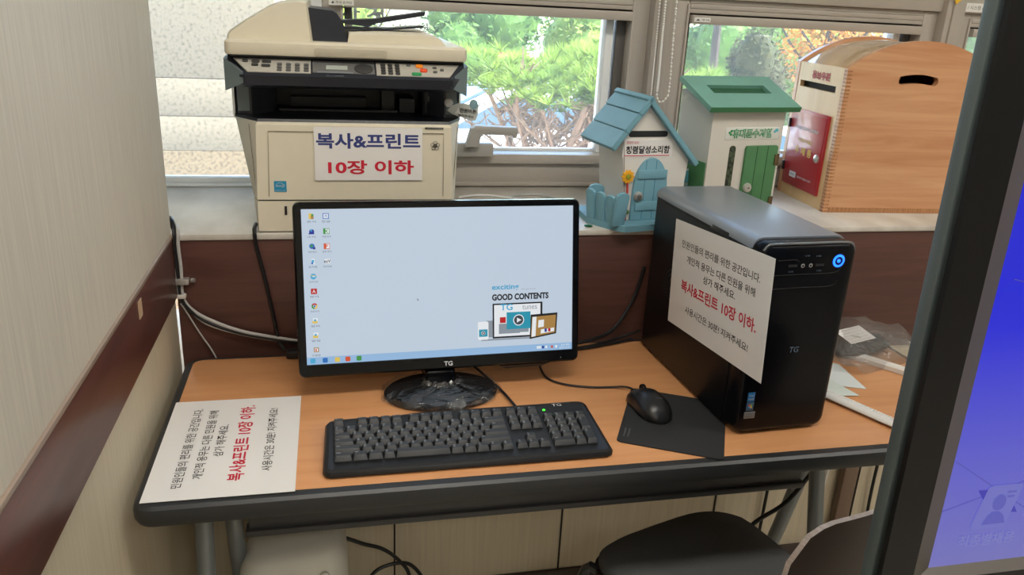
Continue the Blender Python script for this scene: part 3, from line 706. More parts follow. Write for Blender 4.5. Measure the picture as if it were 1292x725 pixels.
# ================================================================== KEYBOARD
def make_keyboard():
    t = thing('keyboard', 'wide black keyboard with a green indicator light, in front of the monitor', 'keyboard', (0.272, 0.037, ZT), 0.004)
    W = 0.458
    rear = [(0.004, .128), (0.010, .137), (0.022, .1415), (0.06, .1425), (0.10, .1425), (0.125, .144), (0.15, .1475), (0.18, .149), (0.25, .1495), (0.32, .150), (0.42, .1525), (0.435, .1515), (0.4435, .147), (0.4475, .138)]
    out = [(0.012, 0.0), (W - 0.012, 0.0), (W - 0.004, 0.004), (W, 0.012)] + [(x * 1.012, y) for x, y in reversed(rear)] + [(0.0, 0.012), (0.004, 0.004)]
    def zt(y): return 0.0125 + 0.0145 * (y / 0.15)
    def ring(p, z): return [(a, c, z(c)) for a, c in p]
    i1, i2, i3 = inset_poly(out, 0.003), inset_poly(out, 0.008), inset_poly(out, 0.011)
    b = BM(); loft(b, [ring(inset_poly(out, .003), lambda y: 0.001), ring(out, lambda y: .004), ring(out, lambda y: zt(y) - .006), ring(i1, lambda y: zt(y) - .0015), ring(i2, lambda y: zt(y)), ring(i3, lambda y: zt(y) - .0012)])
    obj('body', b, mat('keyboard_black', (23, 24, 27), 0.42), t)
    M_key = mat('keycap_black', (45, 47, 50), 0.45)
    # layout in key units
    u = 0.0187; ry = 0.0170; x0 = 0.0165; y0 = 0.0250
    keys = []
    def row(r, spec, x=0.0):
        for s in spec:
            if s < 0: x += -s
            else: keys.append((x, r, s, 1)); x += s
    row(5.3, [1, -1, 1, 1, 1, 1, -.5, 1, 1, 1, 1, -.5, 1, 1, 1, 1]); row(5.3, [1, 1, 1], 15.25)
    row(4, [1] * 13 + [2]); row(4, [1, 1, 1], 15.25); row(4, [1, 1, 1, 1], 18.5)
    row(3, [1.5] + [1] * 12 + [1.5]); row(3, [1, 1, 1], 15.25); row(3, [1, 1, 1], 18.5)
    row(2, [1.75] + [1] * 11 + [2.25]); row(2, [1, 1, 1], 18.5)
    row(1, [2.25] + [1] * 10 + [2.75]); row(1, [1], 16.25); row(1, [1, 1, 1], 18.5)
    row(0, [1.5, 1.25, 1.25, 1, 4.6, 1.1, 1.1, 1.1, 1.1, 1]); row(0, [1, 1, 1], 15.25); row(0, [2, 1], 18.5)
    keys.append((21.5, 2, 1, 2)); keys.append((21.5, 0, 1, 2))
    keys.sort(key=lambda k: (k[1], -k[2]))
    meshes = {}
    def key_bm(bm, w, h, M=None):
        bw, bh = w * u - .0012, h * ry - .0012; z1 = 0.0085
        rings = [rrect(.0006, .0006 + bw, .0006, .0006 + bh, .001, 2), rrect(.0006, .0006 + bw, .0006, .0006 + bh, .001, 2), rrect(.0024, bw - .0012, .0050, bh - .0002, .0016, 2), rrect(.0031, bw - .0019, .0057, bh - .0010, .0014, 2)]
        zz = (0, .0015, z1 - .0006, z1 - .0001)
        loft(bm, [[(a, c, z + (c * -.02)) for a, c in r] for r, z in zip(rings, zz)], M=M)
    leg = BM(); rest = BM(); sl = math.atan(0.0145 / 0.15)
    for n, (kx, kr, w, h) in enumerate(keys):
        px, py = x0 + kx * u, y0 + kr * ry
        M = Matrix.Translation((px, py, zt(py) - 0.0012)) @ Matrix.Rotation(sl, 4, 'X')
        if n < 98:
            if (w, h) not in meshes:
                kb = BM(); key_bm(kb, w, h); me = bpy.data.meshes.new('key'); kb.to_mesh(me); kb.free()
                for p in me.polygons: p.use_smooth = True
                me.set_sharp_from_angle(angle=math.radians(28)); me.materials.append(M_key); meshes[(w, h)] = me
            o = bpy.data.objects.new('key', meshes[(w, h)]); COL.objects.link(o); o.parent = t; o.matrix_local = M
        else:
            key_bm(rest, w, h, M)
        rng = random.Random(n)
        if w != 4.6:
            lx, ly = .0042, h * ry - .0042
            for k in range(1 if w > 1.2 or kr > 5 else 2):
                lw = .0036 if w <= 1.2 else .0062
                vs = [leg.verts.new(M @ Vector((lx + a, ly - k * .0036 + c, 0.00855))) for a, c in ((0, -.0008), (lw * rng.uniform(.6, 1), -.0008), (lw * rng.uniform(.6, 1), .0009), (0, .0009))]
                leg.faces.new(vs)
    o = obj('key', rest, M_key, t, sharp=28); o['kind'] = 'stuff'
    obj('key_legend', leg, mat('legend_white', (140, 144, 148), 0.6), t, smooth=False)
    pz = zt(.14)
    Mx = Matrix.Translation((0.397, .1395, pz + .0003)) @ Matrix.Rotation(sl, 4, 'X')
    b = BM(); text(b, 'TG', Mx, w=.017, h=.007, bold=.01); obj('lettering', b, M_white_print, t)
    b = BM(); lathe(b, [(.0024, 0), (.0024, .0006), (.0012, .0012)], 12, Matrix.Translation((0.3715, .1285, zt(.1285) - .0012))); g = obj('indicator_light', b, mat('green_led', (60, 255, 50), 0.4, emit=3.0), t)
    g['label'] = 'lit green indicator'
    # cable out of the rear edge, behind the monitor
    b = BM(); tube(b, [(0.338, .148, .008), (0.335, .175, .006), (.322, .25, .004), (.300, .325, .004), (.285, .375, .004), (.272, .452, .004)], .0024, 8, smooth=6); obj('cord', b, M_cord, t)
make_keyboard()

# ================================================================== MOUSE PAD AND MOUSE
def make_pad():
    ang = math.atan2(-0.080, 0.155)
    t = thing('mouse_pad', 'black cloth mouse pad under the mouse, slid partly beneath the computer tower', 'mouse pad', (0.749, 0.087, ZT), ang)
    b = BM(); slab(b, rrect(0, .176, 0, .207, .009), .0004, .0024, .0007); obj('mat', b, mat('pad_cloth', (33, 34, 36), 0.85, var=.12, scale=600), t)
    b = BM()
    text(b, 'TG', F((.012, .190, .0028), (0, 1, 0), (-1, 0, 0)), w=.012, h=.007, bold=.02)
    text(b, 'TG삼보컴퓨터', F((.010, .034, .0028), (0, 1, 0), (-1, 0, 0)), w=.03, h=.003); text(b, '고객지원센터', F((.017, .034, .0028), (0, 1, 0), (-1, 0, 0)), w=.03, h=.003)
    obj('lettering', b, M_grey_print, t)
make_pad()
def make_mouse():
    t = thing('computer_mouse', 'black wired mouse resting on the mouse pad', 'mouse', (0.845, 0.184, ZT + 0.0028), math.radians(5))
    L, Wd, H = .112, .060, .036
    def sec(v):
        w = Wd / 2 * (0.80 + 0.24 * math.sin((v * .9 + .02) * PI) - .10 * math.exp(-((v - .55) / .13) ** 2) * 0.6)
        w *= min(1, math.sqrt(max(0, 1 - ((v - .5) / .5) ** 6))) if 0 < v < 1 else .25
        h = H * (0.30 + .70 * math.sin(PI * min(1, (v * .86 + .12))) ** .9); h *= max(.35, math.sqrt(max(0, 1 - (abs(v - .5) / .5) ** 5)))
        return w, h
    rings = []; N = 22
    for i in range(N + 1):
        v = i / N; w, h = sec(v); y = -L / 2 + L * v
        r = [(-w * .86, y, .0005), (w * .86, y, .0005)]
        for k in range(13):
            a = PI * k / 12; r.append((w * math.cos(a) * (1 if abs(math.cos(a)) < .95 else 1.0), y, .004 + (h - .004) * math.sin(a) ** .75))
        rings.append(r)
    b = BM(); loft(b, rings); obj('shell', b, mat('mouse_black', (26, 27, 30), 0.33), t, sharp=50)
    def zz(x, v):
        w, h = sec(v); q = min(1, abs(x) / w); return .004 + (h - .004) * max(0, (1 - q * q)) ** .375
    for s in (-1, 1):
        rr = []
        for i in range(9):
            v = .62 + .36 * i / 8; y = -L / 2 + L * v; w, _ = sec(v)
            xs = [s * (.004 + (w * .80 - .004) * k / 5) for k in range(6)]
            rr.append([(x, y, zz(x, v) + .0007) for x in xs])
        b = BM(); R = [[b.verts.new(p) for p in r] for r in rr]
        for a, c in zip(R[:-1], R[1:]):
            for i in range(5): b.faces.new((a[i], a[i + 1], c[i + 1], c[i]) if s > 0 else (a[i + 1], a[i], c[i], c[i + 1]))
        obj('button', b, mat('mouse_grey', (46, 48, 52), 0.4), t)
    b = BM(); lathe(b, [(.004, -.0035), (.010, -.003), (.0105, 0), (.010, .003), (.004, .0035)], 20, Matrix.Translation((0, L * .27, .0245)) @ Matrix.Rotation(PI / 2, 4, 'Y')); obj('scroll_wheel', b, M_black_gloss, t)
    b = BM(); v = .28; text(b, 'TG', F((0.004, -L / 2 + L * v, zz(0.004, v) + .0012), (1, 0, 0), (0, 1, -.1)), w=.011, h=.005); obj('lettering', b, M_grey_print, t)
    Mi = (Matrix.Translation((0.845, 0.184, ZT + 0.0028)) @ Matrix.Rotation(math.radians(5), 4, 'Z')).inverted()
    pts = [(0.840, .239, ZT + .010), (0.837, .258, ZT + .008), (0.825, .270, ZT + .006), (0.80, .277, ZT + .003), (0.765, .281, ZT + .003), (0.72, .298, ZT + .003), (0.694, .325, ZT + .003), (0.690, .365, ZT + .003), (0.697, .41, ZT + .003), (.71, .47, ZT + .003)]
    b = BM(); tube(b, [Mi @ Vector(p) for p in pts], .0021, 8, smooth=6); obj('cord', b, M_cord, t)
make_mouse()

# ================================================================== COMPUTER TOWER
def make_tower():
    t = thing('computer_tower', 'black upright computer tower with a lit blue power ring, right of the mouse', 'computer', (0.9572, 0.0769, ZT), 0.0454)
    W, D, H = .1757, .3975, .347
    f = 0.004
    M_side = mat('case_black', (13, 13, 16), 0.4, spec=.35, var=.05, scale=300)
    M_front = mat('case_gloss', (10, 11, 17), 0.25, spec=.2)
    M_topc = mat('case_top_grey', (150, 157, 166), 0.36, metal=0.6)
    b = BM(); box(b, .001, W - .001, .034, D, f, H - .018, bevel=.003); obj('case_body', b, M_side, t)
    # side panel standing slightly proud, with punched vent
    b = BM(); box(b, -.0012, .0012, .045, D - .012, f + .006, H - .024, bevel=.0008); sp = obj('side_panel', b, M_side, t)
    b = BM()
    for k in range(5):
        for j in range(10 + k * 5 if k else 1):
            n = 10 + k * 5 if k else 1; a = 2 * PI * j / n; R = .009 * k
            cy, cz = D - .115 + R * math.cos(a), .175 + R * math.sin(a)
            vs = [b.verts.new((-.0016, cy + .0028 * math.cos(-q), cz + .0028 * math.sin(-q))) for q in [2 * PI * i / 8 for i in range(8)]]; b.faces.new(vs)
    obj('vent', b, mat('vent_black', (4, 4, 5), 0.9), sp)
    # top cover, rounded over both long edges
    prof = [(0, H - .02)]
    for k in range(7): a = PI - k * PI / 2 / 6; prof.append((.017 + .017 * math.cos(a), H - .017 + .017 * math.sin(a)))
    for k in range(7): a = PI / 2 - k * PI / 2 / 6; prof.append((W - .02 + .02 * math.cos(a), H - .02 + .02 * math.sin(a)))
    prof.append((W, H - .022)); prof.append((W - .004, H - .022)); prof.append((.004, H - .021))
    prof = list(reversed(prof))
    b = BM(); loft(b, [[(p, .030, q - .001) for p, q in prof], [(p, .034, q) for p, q in prof], [(p, D - .004, q) for p, q in prof], [(p, D, q - .002) for p, q in prof]]); tc = obj('top_cover', b, M_topc, t); tc['label'] = 'dark grey metal top'
    b = BM(); box(b, -.0006, .020, .105, .165, H - .021, H - .0145, bevel=.002); box(b, -.001, .004, .100, .17, H - .024, H - .020, bevel=.001); obj('latch', b, mat('latch_dark', (26, 27, 30), .4), t)
    # front bezel with rounded corners
    r = rrect(-.001, W + .001, f, H - .004, .02, 7)
    def rg(p, y): return [(a, y, c) for a, c in p]
    b = BM(); loft(b, [rg(r, .034), rg(r, .010), rg(inset_poly(r, .002), .004), rg(inset_poly(r, .006), .0005), rg(inset_poly(r, .012), -.001)], M=None); bz = obj('front_bezel', b, M_front, t)
    # silver line over the bezel
    b = BM()
    tube(b, [(.004, .006, H - .018), (.010, .003, H - .0075), (.022, .002, H - .0045), (W / 2, .0015, H - .004), (W - .022, .002, H - .0045), (W - .008, .003, H - .010), (W - .0015, .006, H - .024)], .0022, 8, smooth=5); obj('silver_trim', b, mat('silver_trim', (150, 155, 162), .25, metal=.8), t)
    y = -.0016
    FM = lambda x, z: F((x, y, z), (1, 0, 0), (0, 0, 1))
    def rring(b, cx, cz, r0, r1, yy):
        n = 32
        A = [b.verts.new((cx + r0 * math.cos(2 * PI * k / n), yy, cz + r0 * math.sin(2 * PI * k / n))) for k in range(n)]; B = [b.verts.new((cx + r1 * math.cos(2 * PI * k / n), yy - .0006, cz + r1 * math.sin(2 * PI * k / n))) for k in range(n)]
        for k in range(n): b.faces.new((A[k], A[(k + 1) % n], B[(k + 1) % n], B[k]))
    px, pz = W - .034, .3125
    b = BM(); prism(b, circ(px, pz, .0125, n=32), .001, y - .0002, 'XZ'); pb = obj('power_button', b, mat('button_dark', (10, 16, 60), .25), t)
    b = BM(); rring(b, px, pz, .0108, .0072, y - .0006); prism(b, circ(px, pz, .0030, n=20), y - .0004, y - .0012, 'XZ'); lr = obj('light_ring', b, mat('blue_led', (25, 100, 255), .4, emit=3.2), pb)
    lr['label'] = 'glowing blue ring'
    # sockets and grooves of the upper panel
    b = BM()
    for x in (.058, .108): box(b, x - .008, x + .008, y - .0001, y + .004, .3045, .3085)
    obj('usb_port', b, mat('port_dark', (50, 52, 56), .4, metal=.5), t)
    b = BM()
    for x in (.076, .0905): rring(b, x, .3065, .0034, .0018, y - .0004)
    obj('audio_socket', b, M_chrome, t)
    b = BM()
    for x, z in ((.056, .297), (.108, .297), (.082, .323), (.103, .322)): text(b, 'USB', FM(x, z), w=.009, h=.0022)
    text(b, 'TG', FM(.0885, .158), w=.0175, h=.0105, bold=.01, shear=.15); obj('lettering', b, mat('case_print', (96, 118, 140), .5), t)
    def line(b, pts, r=.0005): tube(b, [(a, y, c) for a, c in pts], r, 5, smooth=4)
    b = BM(); line(b, [(.02, .291), (.08, .292), (.13, .292), (.145, .296), (.150, .303)]); line(b, [(.02, .268), (.08, .269), (.128, .269), (.142, .273), (.147, .280)]); line(b, [(.03, .316), (.06, .317), (.068, .314)]); obj('groove', b, mat('groove_grey', (34, 35, 39), .3), t)
    # badges at the lower left of the front
    b = BM(); box(b, .0155, .0285, y - .0004, y + .001, .066, .083, bevel=.0004); s = obj('sticker', b, mat('badge_blue', (40, 118, 178), .3), t); s['label'] = 'small blue sticker'
    b = BM(); text(b, 'intel', FM(.022, .078), w=.009, h=.004); text(b, 'inside', FM(.022, .0715), w=.010, h=.0035); 
    xf(b, b.verts[:], Matrix.Translation((0, -.0006, 0))); obj('sticker_lettering', b, M_white_print, s)
    b = BM(); box(b, .0155, .0290, y - .0004, y + .001, .049, .0645, bevel=.0004); s = obj('sticker', b, mat('badge_navy', (70, 100, 128), .25), t); s['label'] = 'small dark sticker with a window mark'
    for k, (c, dx, dz) in enumerate((((220, 80, 50), -1, 1), ((110, 170, 60), 1, 1), ((60, 130, 200), -1, -1), ((235, 190, 60), 1, -1))):
        b = BM(); box(b, .0222 + dx * .0018 - .0016, .0222 + dx * .0018 + .0016, y - .0008, y, .0575 + dz * .0018 - .0016, .0575 + dz * .0018 + .0016); obj('window_mark', b, mat('mark_%d' % k, c, .4), s)
    b = BM(); box(b, .0135, .034, y - .0004, y + .001, .034, .0465, bevel=.0004); s = obj('sticker', b, mat('badge_grey', (128, 130, 134), .35, metal=.3), t); s['label'] = 'small silver rating label'
    b = BM()
    for k in range(2): text(b, 'TG 20 PC M7', FM(.0237, .0428 - k * .005), w=.016, h=.0024)
    xf(b, b.verts[:], Matrix.Translation((0, -.0006, 0))); obj('sticker_lettering', b, M_ink, s)
    for x in (.02, W - .02):
        for yy in (.05, D - .03):
            b = BM(); lathe(b, [(.010, 0), (.010, .0045)], 12, Matrix.Translation((x, yy, .0001))); obj('foot', b, M_black, t)
    # rear cable
    b = BM(); tube(b, [(-.0, D + .004, .03), (-.03, D + .02, .012), (-.09, D + .005, .004), (-.16, D - .01, .004), (-.25, D + .0, .004)], .003, 8, smooth=5); obj('cord', b, M_cord, t)
make_tower()
# notice hanging on the tower's side
ct, st = math.cos(math.radians(4.5)), math.sin(math.radians(4.5))
d3 = Vector((0.0454 * 1.0, -1, 0)).normalized()
notice('notice_sheet', 'laminated white notice taped to the side of the black computer tower', (0.9428, 0.358, 0.822), (d3.x * ct, d3.y * ct, st), (-d3.x * st, -d3.y * st, ct), 0.338, 0.205)

# ================================================================== PRINTER
def make_printer():
    OX, OY = 0.34, 0.530
    t = thing('office_printer', 'cream and black multifunction printer with a document feeder, on the window sill', 'printer', (OX, OY, ZS))
    X = lambda x: x - OX
    Y = lambda y: y - OY
    Z = lambda z: z - ZS
    M_cream = mat('printer_cream', (216, 208, 187), 0.45, var=.015, scale=30)
    M_dark = mat('printer_dark', (33, 37, 47), 0.32)
    M_dark2 = mat('printer_cavity', (15, 18, 26), 0.4)
    M_teal = mat('printer_side_grey', (112, 124, 126), 0.4)
    def plan(xl, xr, xlb, xrb, yf, yc, yb): return [(X(xl), Y(yf)), (X(xr), Y(yf)), (X(xrb), Y(yc)), (X(xrb), Y(yb)), (X(xlb), Y(yb)), (X(xlb), Y(yc))]
    R = lambda p, z: [(a, c, Z(z)) for a, c in p]
    yb = 0.90
    # paper cassette
    b = BM(); loft(b, [R(plan(.158, .530, .153, .536, .531, .56, yb), ZS + .003), R(plan(.1585, .5295, .150, .538, .530, .56, yb), 1.0245)]); cs = obj('paper_cassette', b, M_cream, t)
    b = BM(); box(b, X(.207), X(.2115), Y(.529), Y(.535), Z(.998), Z(1.015)); obj('slot', b, M_dark2, cs)
    b = BM(); loft(b, [R(plan(.161, .527, .153, .535, .534, .562, yb), 1.0245), R(plan(.161, .527, .153, .535, .534, .562, yb), 1.0275)]); obj('seam', b, M_dark2, t)
    # main body narrowing downward
    b = BM(); loft(b, [R(plan(.1585, .5295, .150, .5385, .530, .56, yb), 1.0275), R(plan(.163, .5245, .122, .5495, .531, .60, yb), 1.168), R(plan(.166, .522, .120, .551, .537, .60, yb), 1.173)]); bd = obj('body', b, M_cream, t)
    # front door outline and its side strips
    b = BM()
    P3 = lambda x, z: (X(x), Y(.5293), Z(z))
    tube(b, [P3(.180, 1.034), P3(.184, 1.157), P3(.510, 1.157), P3(.511, 1.034)], .0007, 5); obj('door_seam', b, mat('seam_brown', (120, 110, 92), .6), bd)
    for s, xa, xb in ((-1, .1575, .163), (1, .5305, .5255)):
        b = BM(); tube(b, [(X(xa + s * .001), Y(.545), Z(1.03)), (X(xb + s * .014), Y(.552), Z(1.166))], .0007, 5); obj('side_seam', b, MATS['seam_brown'], bd)
    # tray cavity
    b = BM()
    loft(b, [R(plan(.166, .522, .120, .551, .537, .60, yb), 1.173), R(plan(.166, .522, .1205, .5505, .54, .60, yb), 1.178)])
    box(b, X(.122), X(.549), Y(.74), Y(.89), Z(1.178), Z(1.238))
    ca = obj('output_tray', b, M_dark2, t)
    for s in (-1, 1):
        g = (lambda x: X(x)) if s < 0 else (lambda x: X(.671 - x))
        b = BM(); prism(b, [(g(.121), Y(.61)), (g(.127), Y(.598)), (g(.152), Y(.60)), (g(.19), Y(.64)), (g(.19), Y(.74)), (g(.121), Y(.74))][::(1 if s < 0 else -1)], Z(1.178), Z(1.238)); sw = obj('tray_wall', b, M_dark, t)
        b = BM(); prism(b, [(g(.114), Y(.63)), (g(.121), Y(.605)), (g(.121), Y(.90)), (g(.114), Y(.90))][::(1 if s < 0 else -1)], Z(1.17), Z(1.24)); obj('side_strip', b, M_cream, t)
        b = BM(); prism(b, [(g(.127), Y(.5965)), (g(.1285), Y(.5955)), (g(.148), Y(.5985)), (g(.147), Y(.602))][::(1 if s < 0 else -1)], Z(1.184), Z(1.234)); obj('side_insert', b, MATS['printer_side_grey'], t)
    # things inside the tray
    b = BM(); box(b, X(.20), X(.43), Y(.64), Y(.645), Z(1.180), Z(1.184)); box(b, X(.22), X(.37), Y(.70), Y(.74), Z(1.181), Z(1.20)); box(b, X(.20), X(.49), Y(.715), Y(.74), Z(1.222), Z(1.23)); box(b, X(.40), X(.425), Y(.66), Y(.74), Z(1.18), Z(1.225)); box(b, X(.435), X(.465), Y(.65), Y(.74), Z(1.18), Z(1.207)); obj('paper_guide', b, mat('guide_dark', (22, 25, 33), .4), ca)
    b = BM(); box(b, X(.235), X(.305), Y(.7385), Y(.74), Z(1.2145), Z(1.2155)); obj('slot_edge', b, mat('slot_bright', (150, 156, 164), .3), ca)
    b = BM(); box(b, X(.484), X(.502), Y(.632), Y(.65), Z(1.182), Z(1.234), bevel=.002); box(b, X(.489), X(.497), Y(.630), Y(.634), Z(1.20), Z(1.226), bevel=.001); up = obj('usb_panel', b, M_dark, t)
    b = BM(); box(b, X(.4915), X(.4945), Y(.6285), Y(.631), Z(1.205), Z(1.216)); obj('usb_port', b, M_chrome, up)
    b = BM(); lathe(b, [(.0085, 0), (.0085, .004), (.0055, .0055)], 24, Matrix.Translation((X(.5275), Y(.5975), Z(1.208))) @ Matrix.Rotation(PI / 2, 4, 'X')); obj('power_button', b, mat('button_white', (222, 222, 220), .4), t)
    # control panel
    def plan2(i, yf): return [(X(.150 + i), Y(yf)), (X(.522 - i), Y(yf)), (X(.549 - i * .3), Y(.545)), (X(.552 - i * .2), Y(.575)), (X(.552 - i * .2), Y(yb)), (X(.116 + i * .2), Y(yb)), (X(.116 + i * .2), Y(.575)), (X(.119 + i * .3), Y(.545))]
    b = BM(); loft(b, [R(plan2(.006, .520), 1.236), R(plan2(0, .508), 1.242), R(plan2(0, .502), 1.259), R(plan2(.001, .506), 1.262), R([(a, c) for a, c in plan2(.004, .548)], 1.2865), R(plan2(.005, .556), 1.289)])
    cp = obj('control_panel', b, M_dark, t)
    for s in (-1, 1):
        g = (lambda x: X(x)) if s < 0 else (lambda x: X(.668 - x))
        pl = [(g(.1485), Y(.5055)), (g(.1125), Y(.548)), (g(.1125), Y(.62)), (g(.155), Y(.62))]
        zb, zt_ = (1.245, 1.226, 1.226, 1.245), (1.2625, 1.2835, 1.2865, 1.2875)
        r0 = [(a, c, Z(q)) for (a, c), q in zip(pl, zb)]; r1 = [(a, c, Z(q)) for (a, c), q in zip(pl, zt_)]
        b = BM(); loft(b, [r0, r1]); bmesh.ops.recalc_face_normals(b, faces=b.faces[:]); obj('panel_cheek', b, M_teal, cp)
    # sloping key field
    S0, S1 = Vector((X(.150), Y(.5075), Z(1.2635))), Vector((X(.150), Y(.5475), Z(1.2868)))
    up_ = (S1 - S0); SL = up_.length; Mp = F(S0, (1, 0, 0), up_)
    b = BM(); slab(b, [(.006, .001), (.115, .001), (.115, SL - .005), (-.020, SL - .005)], -.001, .0012, .0005, M=Mp); obj('key_field', b, mat('panel_grey', (176, 172, 162), .4), cp)
    b = BM(); slab(b, [(.232, .001), (.366, .001), (.388, SL - .006), (.232, SL - .006)], -.001, .0012, .0005, M=Mp); obj('key_field', b, mat('panel_grey', (176, 172, 162), .4), cp)
    b = BM(); slab(b, [(.118, .004), (.229, .004), (.229, SL - .005), (.118, SL - .005)], -.001, .001, .0005, M=Mp); obj('display_field', b, mat('panel_mid', (104, 104, 102), .35), cp)
    b = BM(); box(b, .142, .180, .014, .026, .0008, .0016, M=Mp); obj('display', b, mat('lcd', (172, 180, 172), .25), cp)
    b = BM(); box(b, .126, .19, .003, .008, .0008, .0014, M=Mp); text(b, 'FS-1135MFP', Mp @ Matrix.Translation((.158, -.006, .0016)), w=.03, h=.004); obj('model_strip', b, mat('panel_print', (120, 124, 128), .5), cp)
    def keyset(nm, lst, m):
        b = BM()
        for (a0, a1, c0, c1) in lst: slab(b, rrect(a0, a1, c0, c1, min(a1 - a0, c1 - c0) * .4, 3), .0008, .0035, .0006, M=Mp)
        return b
    kk = [(-.004, .006, .028, .035), (.012, .026, .027, .034), (.030, .046, .027, .034), (.012, .024, .017, .0235), (.029, .045, .015, .022)]
    for k in kk: obj('oval_key', keyset('', [k], None), mat('key_dark', (58, 58, 58), .4), cp)
    for c in range(4):
        for r in range(3): obj('one_touch_key', keyset('', [(.056 + c * .0155, .065 + c * .0155, .004 + r * .0085, .010 + r * .0085)], None), mat('key_grey', (92, 92, 92), .4), cp)
    for c in range(3):
        for r in range(4): obj('number_key', keyset('', [(.240 + c * .013, .249 + c * .013, .003 + r * .0085, .0095 + r * .0085)], None), MATS['key_dark'], cp)
    for k, m, l in (((.305, .319, .026, .036), mat('key_orange', (240, 140, 40), .4), 'orange key'), ((.312, .326, .013, .023), mat('key_red', (220, 76, 40), .4), 'red key'), ((.296, .314, .002, .0105), mat('key_green', (50, 150, 90), .4), 'green start key')):
        o = obj('colour_key', keyset('', [k], None), m, cp); o['label'] = l
    for k in ((.336, .344, .025, .030), (.336, .344, .012, .017), (.350, .357, .018, .024), (.288, .296, .030, .036)): obj('round_key', keyset('', [k], None), MATS['key_grey'], cp)
    b = BM(); slab(b, circ(.209, .018, .017, .014, 24), .0008, .003, .0008, M=Mp); obj('navigation_pad', b, MATS['key_dark'], cp)
    # scanner lid
    lid = rrect(X(.1165), X(.552), Y(.528), Y(.905), .012, 5)
    b = BM(); loft(b, [[(a, c, Z(1.2915)) for a, c in inset_poly(lid, .002)], [(a, c, Z(1.2945)) for a, c in lid], [(a, c, Z(1.3125)) for a, c in lid], [(a, c, Z(1.317)) for a, c in inset_poly(lid, .005)]]); ld = obj('scanner_lid', b, M_cream, t)
    b = BM(); slab(b, rrect(X(.272), X(.402), Z(1.2925), Z(1.3075), .004, 4), Y(.531), Y(.5268), .0008, 'XZ'); obj('handle_recess', b, mat('recess_cream', (176, 168, 148), .5), ld)  # raised plate; the notch's shade is put into its darker cream
    b = BM(); box(b, X(.125), X(.545), Y(.535), Y(.90), Z(1.288), Z(1.2925)); obj('lid_gap', b, M_dark2, ld)
    # document feeder
    b = BM(); pr = [(.118, 1.314), (.118, 1.322), (.123, 1.330), (.152, 1.350), (.195, 1.376), (.212, 1.3835), (.25, 1.388), (.262, 1.3865), (.27, 1.314)]
    def prg(dy, ins): 
        cx, cz = .20, 1.345
        return [(X(cx + (a - cx) * (1 - ins)), Y(dy), Z(1.314 + (c - 1.314) * (1 - ins))) for a, c in reversed(pr)]
    loft(b, [prg(.562, .06), prg(.568, .015), prg(.58, 0), prg(.84, 0), prg(.85, .03)]); df = obj('document_feeder', b, M_cream, t)
    b = BM(); prism(b, [(X(.249), Z(1.3705)), (X(.2665), Z(1.316)), (X(.334), Z(1.316)), (X(.325), Z(1.350)), (X(.314), Z(1.367)), (X(.306), Z(1.3715)), (X(.262), Z(1.375))], Y(.575), Y(.83), 'XZ'); obj('feeder_cover', b, M_dark, df)
    b = BM(); prism(b, [(X(.316), Z(1.350)), (X(.372), Z(1.3445)), (X(.385), Z(1.351)), (X(.478), Z(1.369)), (X(.480), Z(1.3765)), (X(.385), Z(1.3595)), (X(.316), Z(1.3545))], Y(.60), Y(.66), 'XZ'); obj('document_tray', b, M_dark, df)
    b = BM(); prism(b, [(X(.318), Z(1.338)), (X(.40), Z(1.339)), (X(.476), Z(1.3475)), (X(.476), Z(1.351)), (X(.40), Z(1.3435)), (X(.318), Z(1.343))], Y(.60), Y(.65), 'XZ'); obj('eject_tray', b, M_dark, df)
    b = BM(); pp = [(.332, 1.316), (.335, 1.335), (.40, 1.3385), (.475, 1.3385), (.494, 1.335), (.508, 1.328), (.517, 1.316)]
    loft(b, [[(X(a), Y(.572), Z(1.316 + (c - 1.316) * .8)) for a, c in reversed(pp)], [(X(a), Y(.58), Z(c)) for a, c in reversed(pp)], [(X(a), Y(.84), Z(c)) for a, c in reversed(pp)]]); obj('eject_hump', b, M_cream, df)
    # marks on the front
    fy = Y(.5292)
    FM = lambda x, z: F((X(x), fy, Z(z)), (1, 0, 0), (0, 0, 1))
    b = BM(); box(b, X(.190), X(.2125), fy, Y(.5305), Z(1.043), Z(1.0635)); s = obj('sticker', b, mat('energy_blue', (28, 140, 180), .4), bd); s['label'] = 'blue energy label'
    b = BM(); tube(b, [(X(.193), fy - .0003, Z(1.056)), (X(.20), fy - .0003, Z(1.0605)), (X(.2095), fy - .0003, Z(1.056))], .0004, 4, smooth=4); text(b, 'energy', FM(.2012, 1.0535), w=.016, h=.0045, lift=.0004); text(b, 'ENERGY STAR', FM(.2012, 1.0455), w=.019, h=.002, lift=.0004); obj('sticker_lettering', b, M_white_print, s)
    b = BM(); box(b, X(.474), X(.509), fy, Y(.5305), Z(1.1655), Z(1.1685)); s = obj('sticker', b, M_black, bd)
    b = BM(); text(b, '사무기기 관리번호', FM(.4915, 1.167), w=.03, h=.0018, lift=.0004); obj('sticker_lettering', b, M_white_print, s)
    # five petalled emblem
    b = BM()
    for k in range(5):
        a = PI / 2 + k * 2 * PI / 5; cx, cz = .4935 + .0052 * math.cos(a), 1.1335 + .0052 * math.sin(a)
        pts = [(X(cx + .0036 * math.cos(q)), fy - .0002, Z(cz + .0036 * math.sin(q))) for q in [2 * PI * j / 14 for j in range(15)]]
        tube(b, pts, .00045, 4)
    pts = [(X(.4935 + .0030 * math.cos(q)), fy - .0002, Z(1.1335 + .0030 * math.sin(q))) for q in [2 * PI * j / 16 for j in range(17)]]; tube(b, pts, .0007, 4)
    text(b, '대', FM(.4935, 1.1335), w=.003, h=.003, lift=.0006); obj('emblem', b, M_ink, bd)
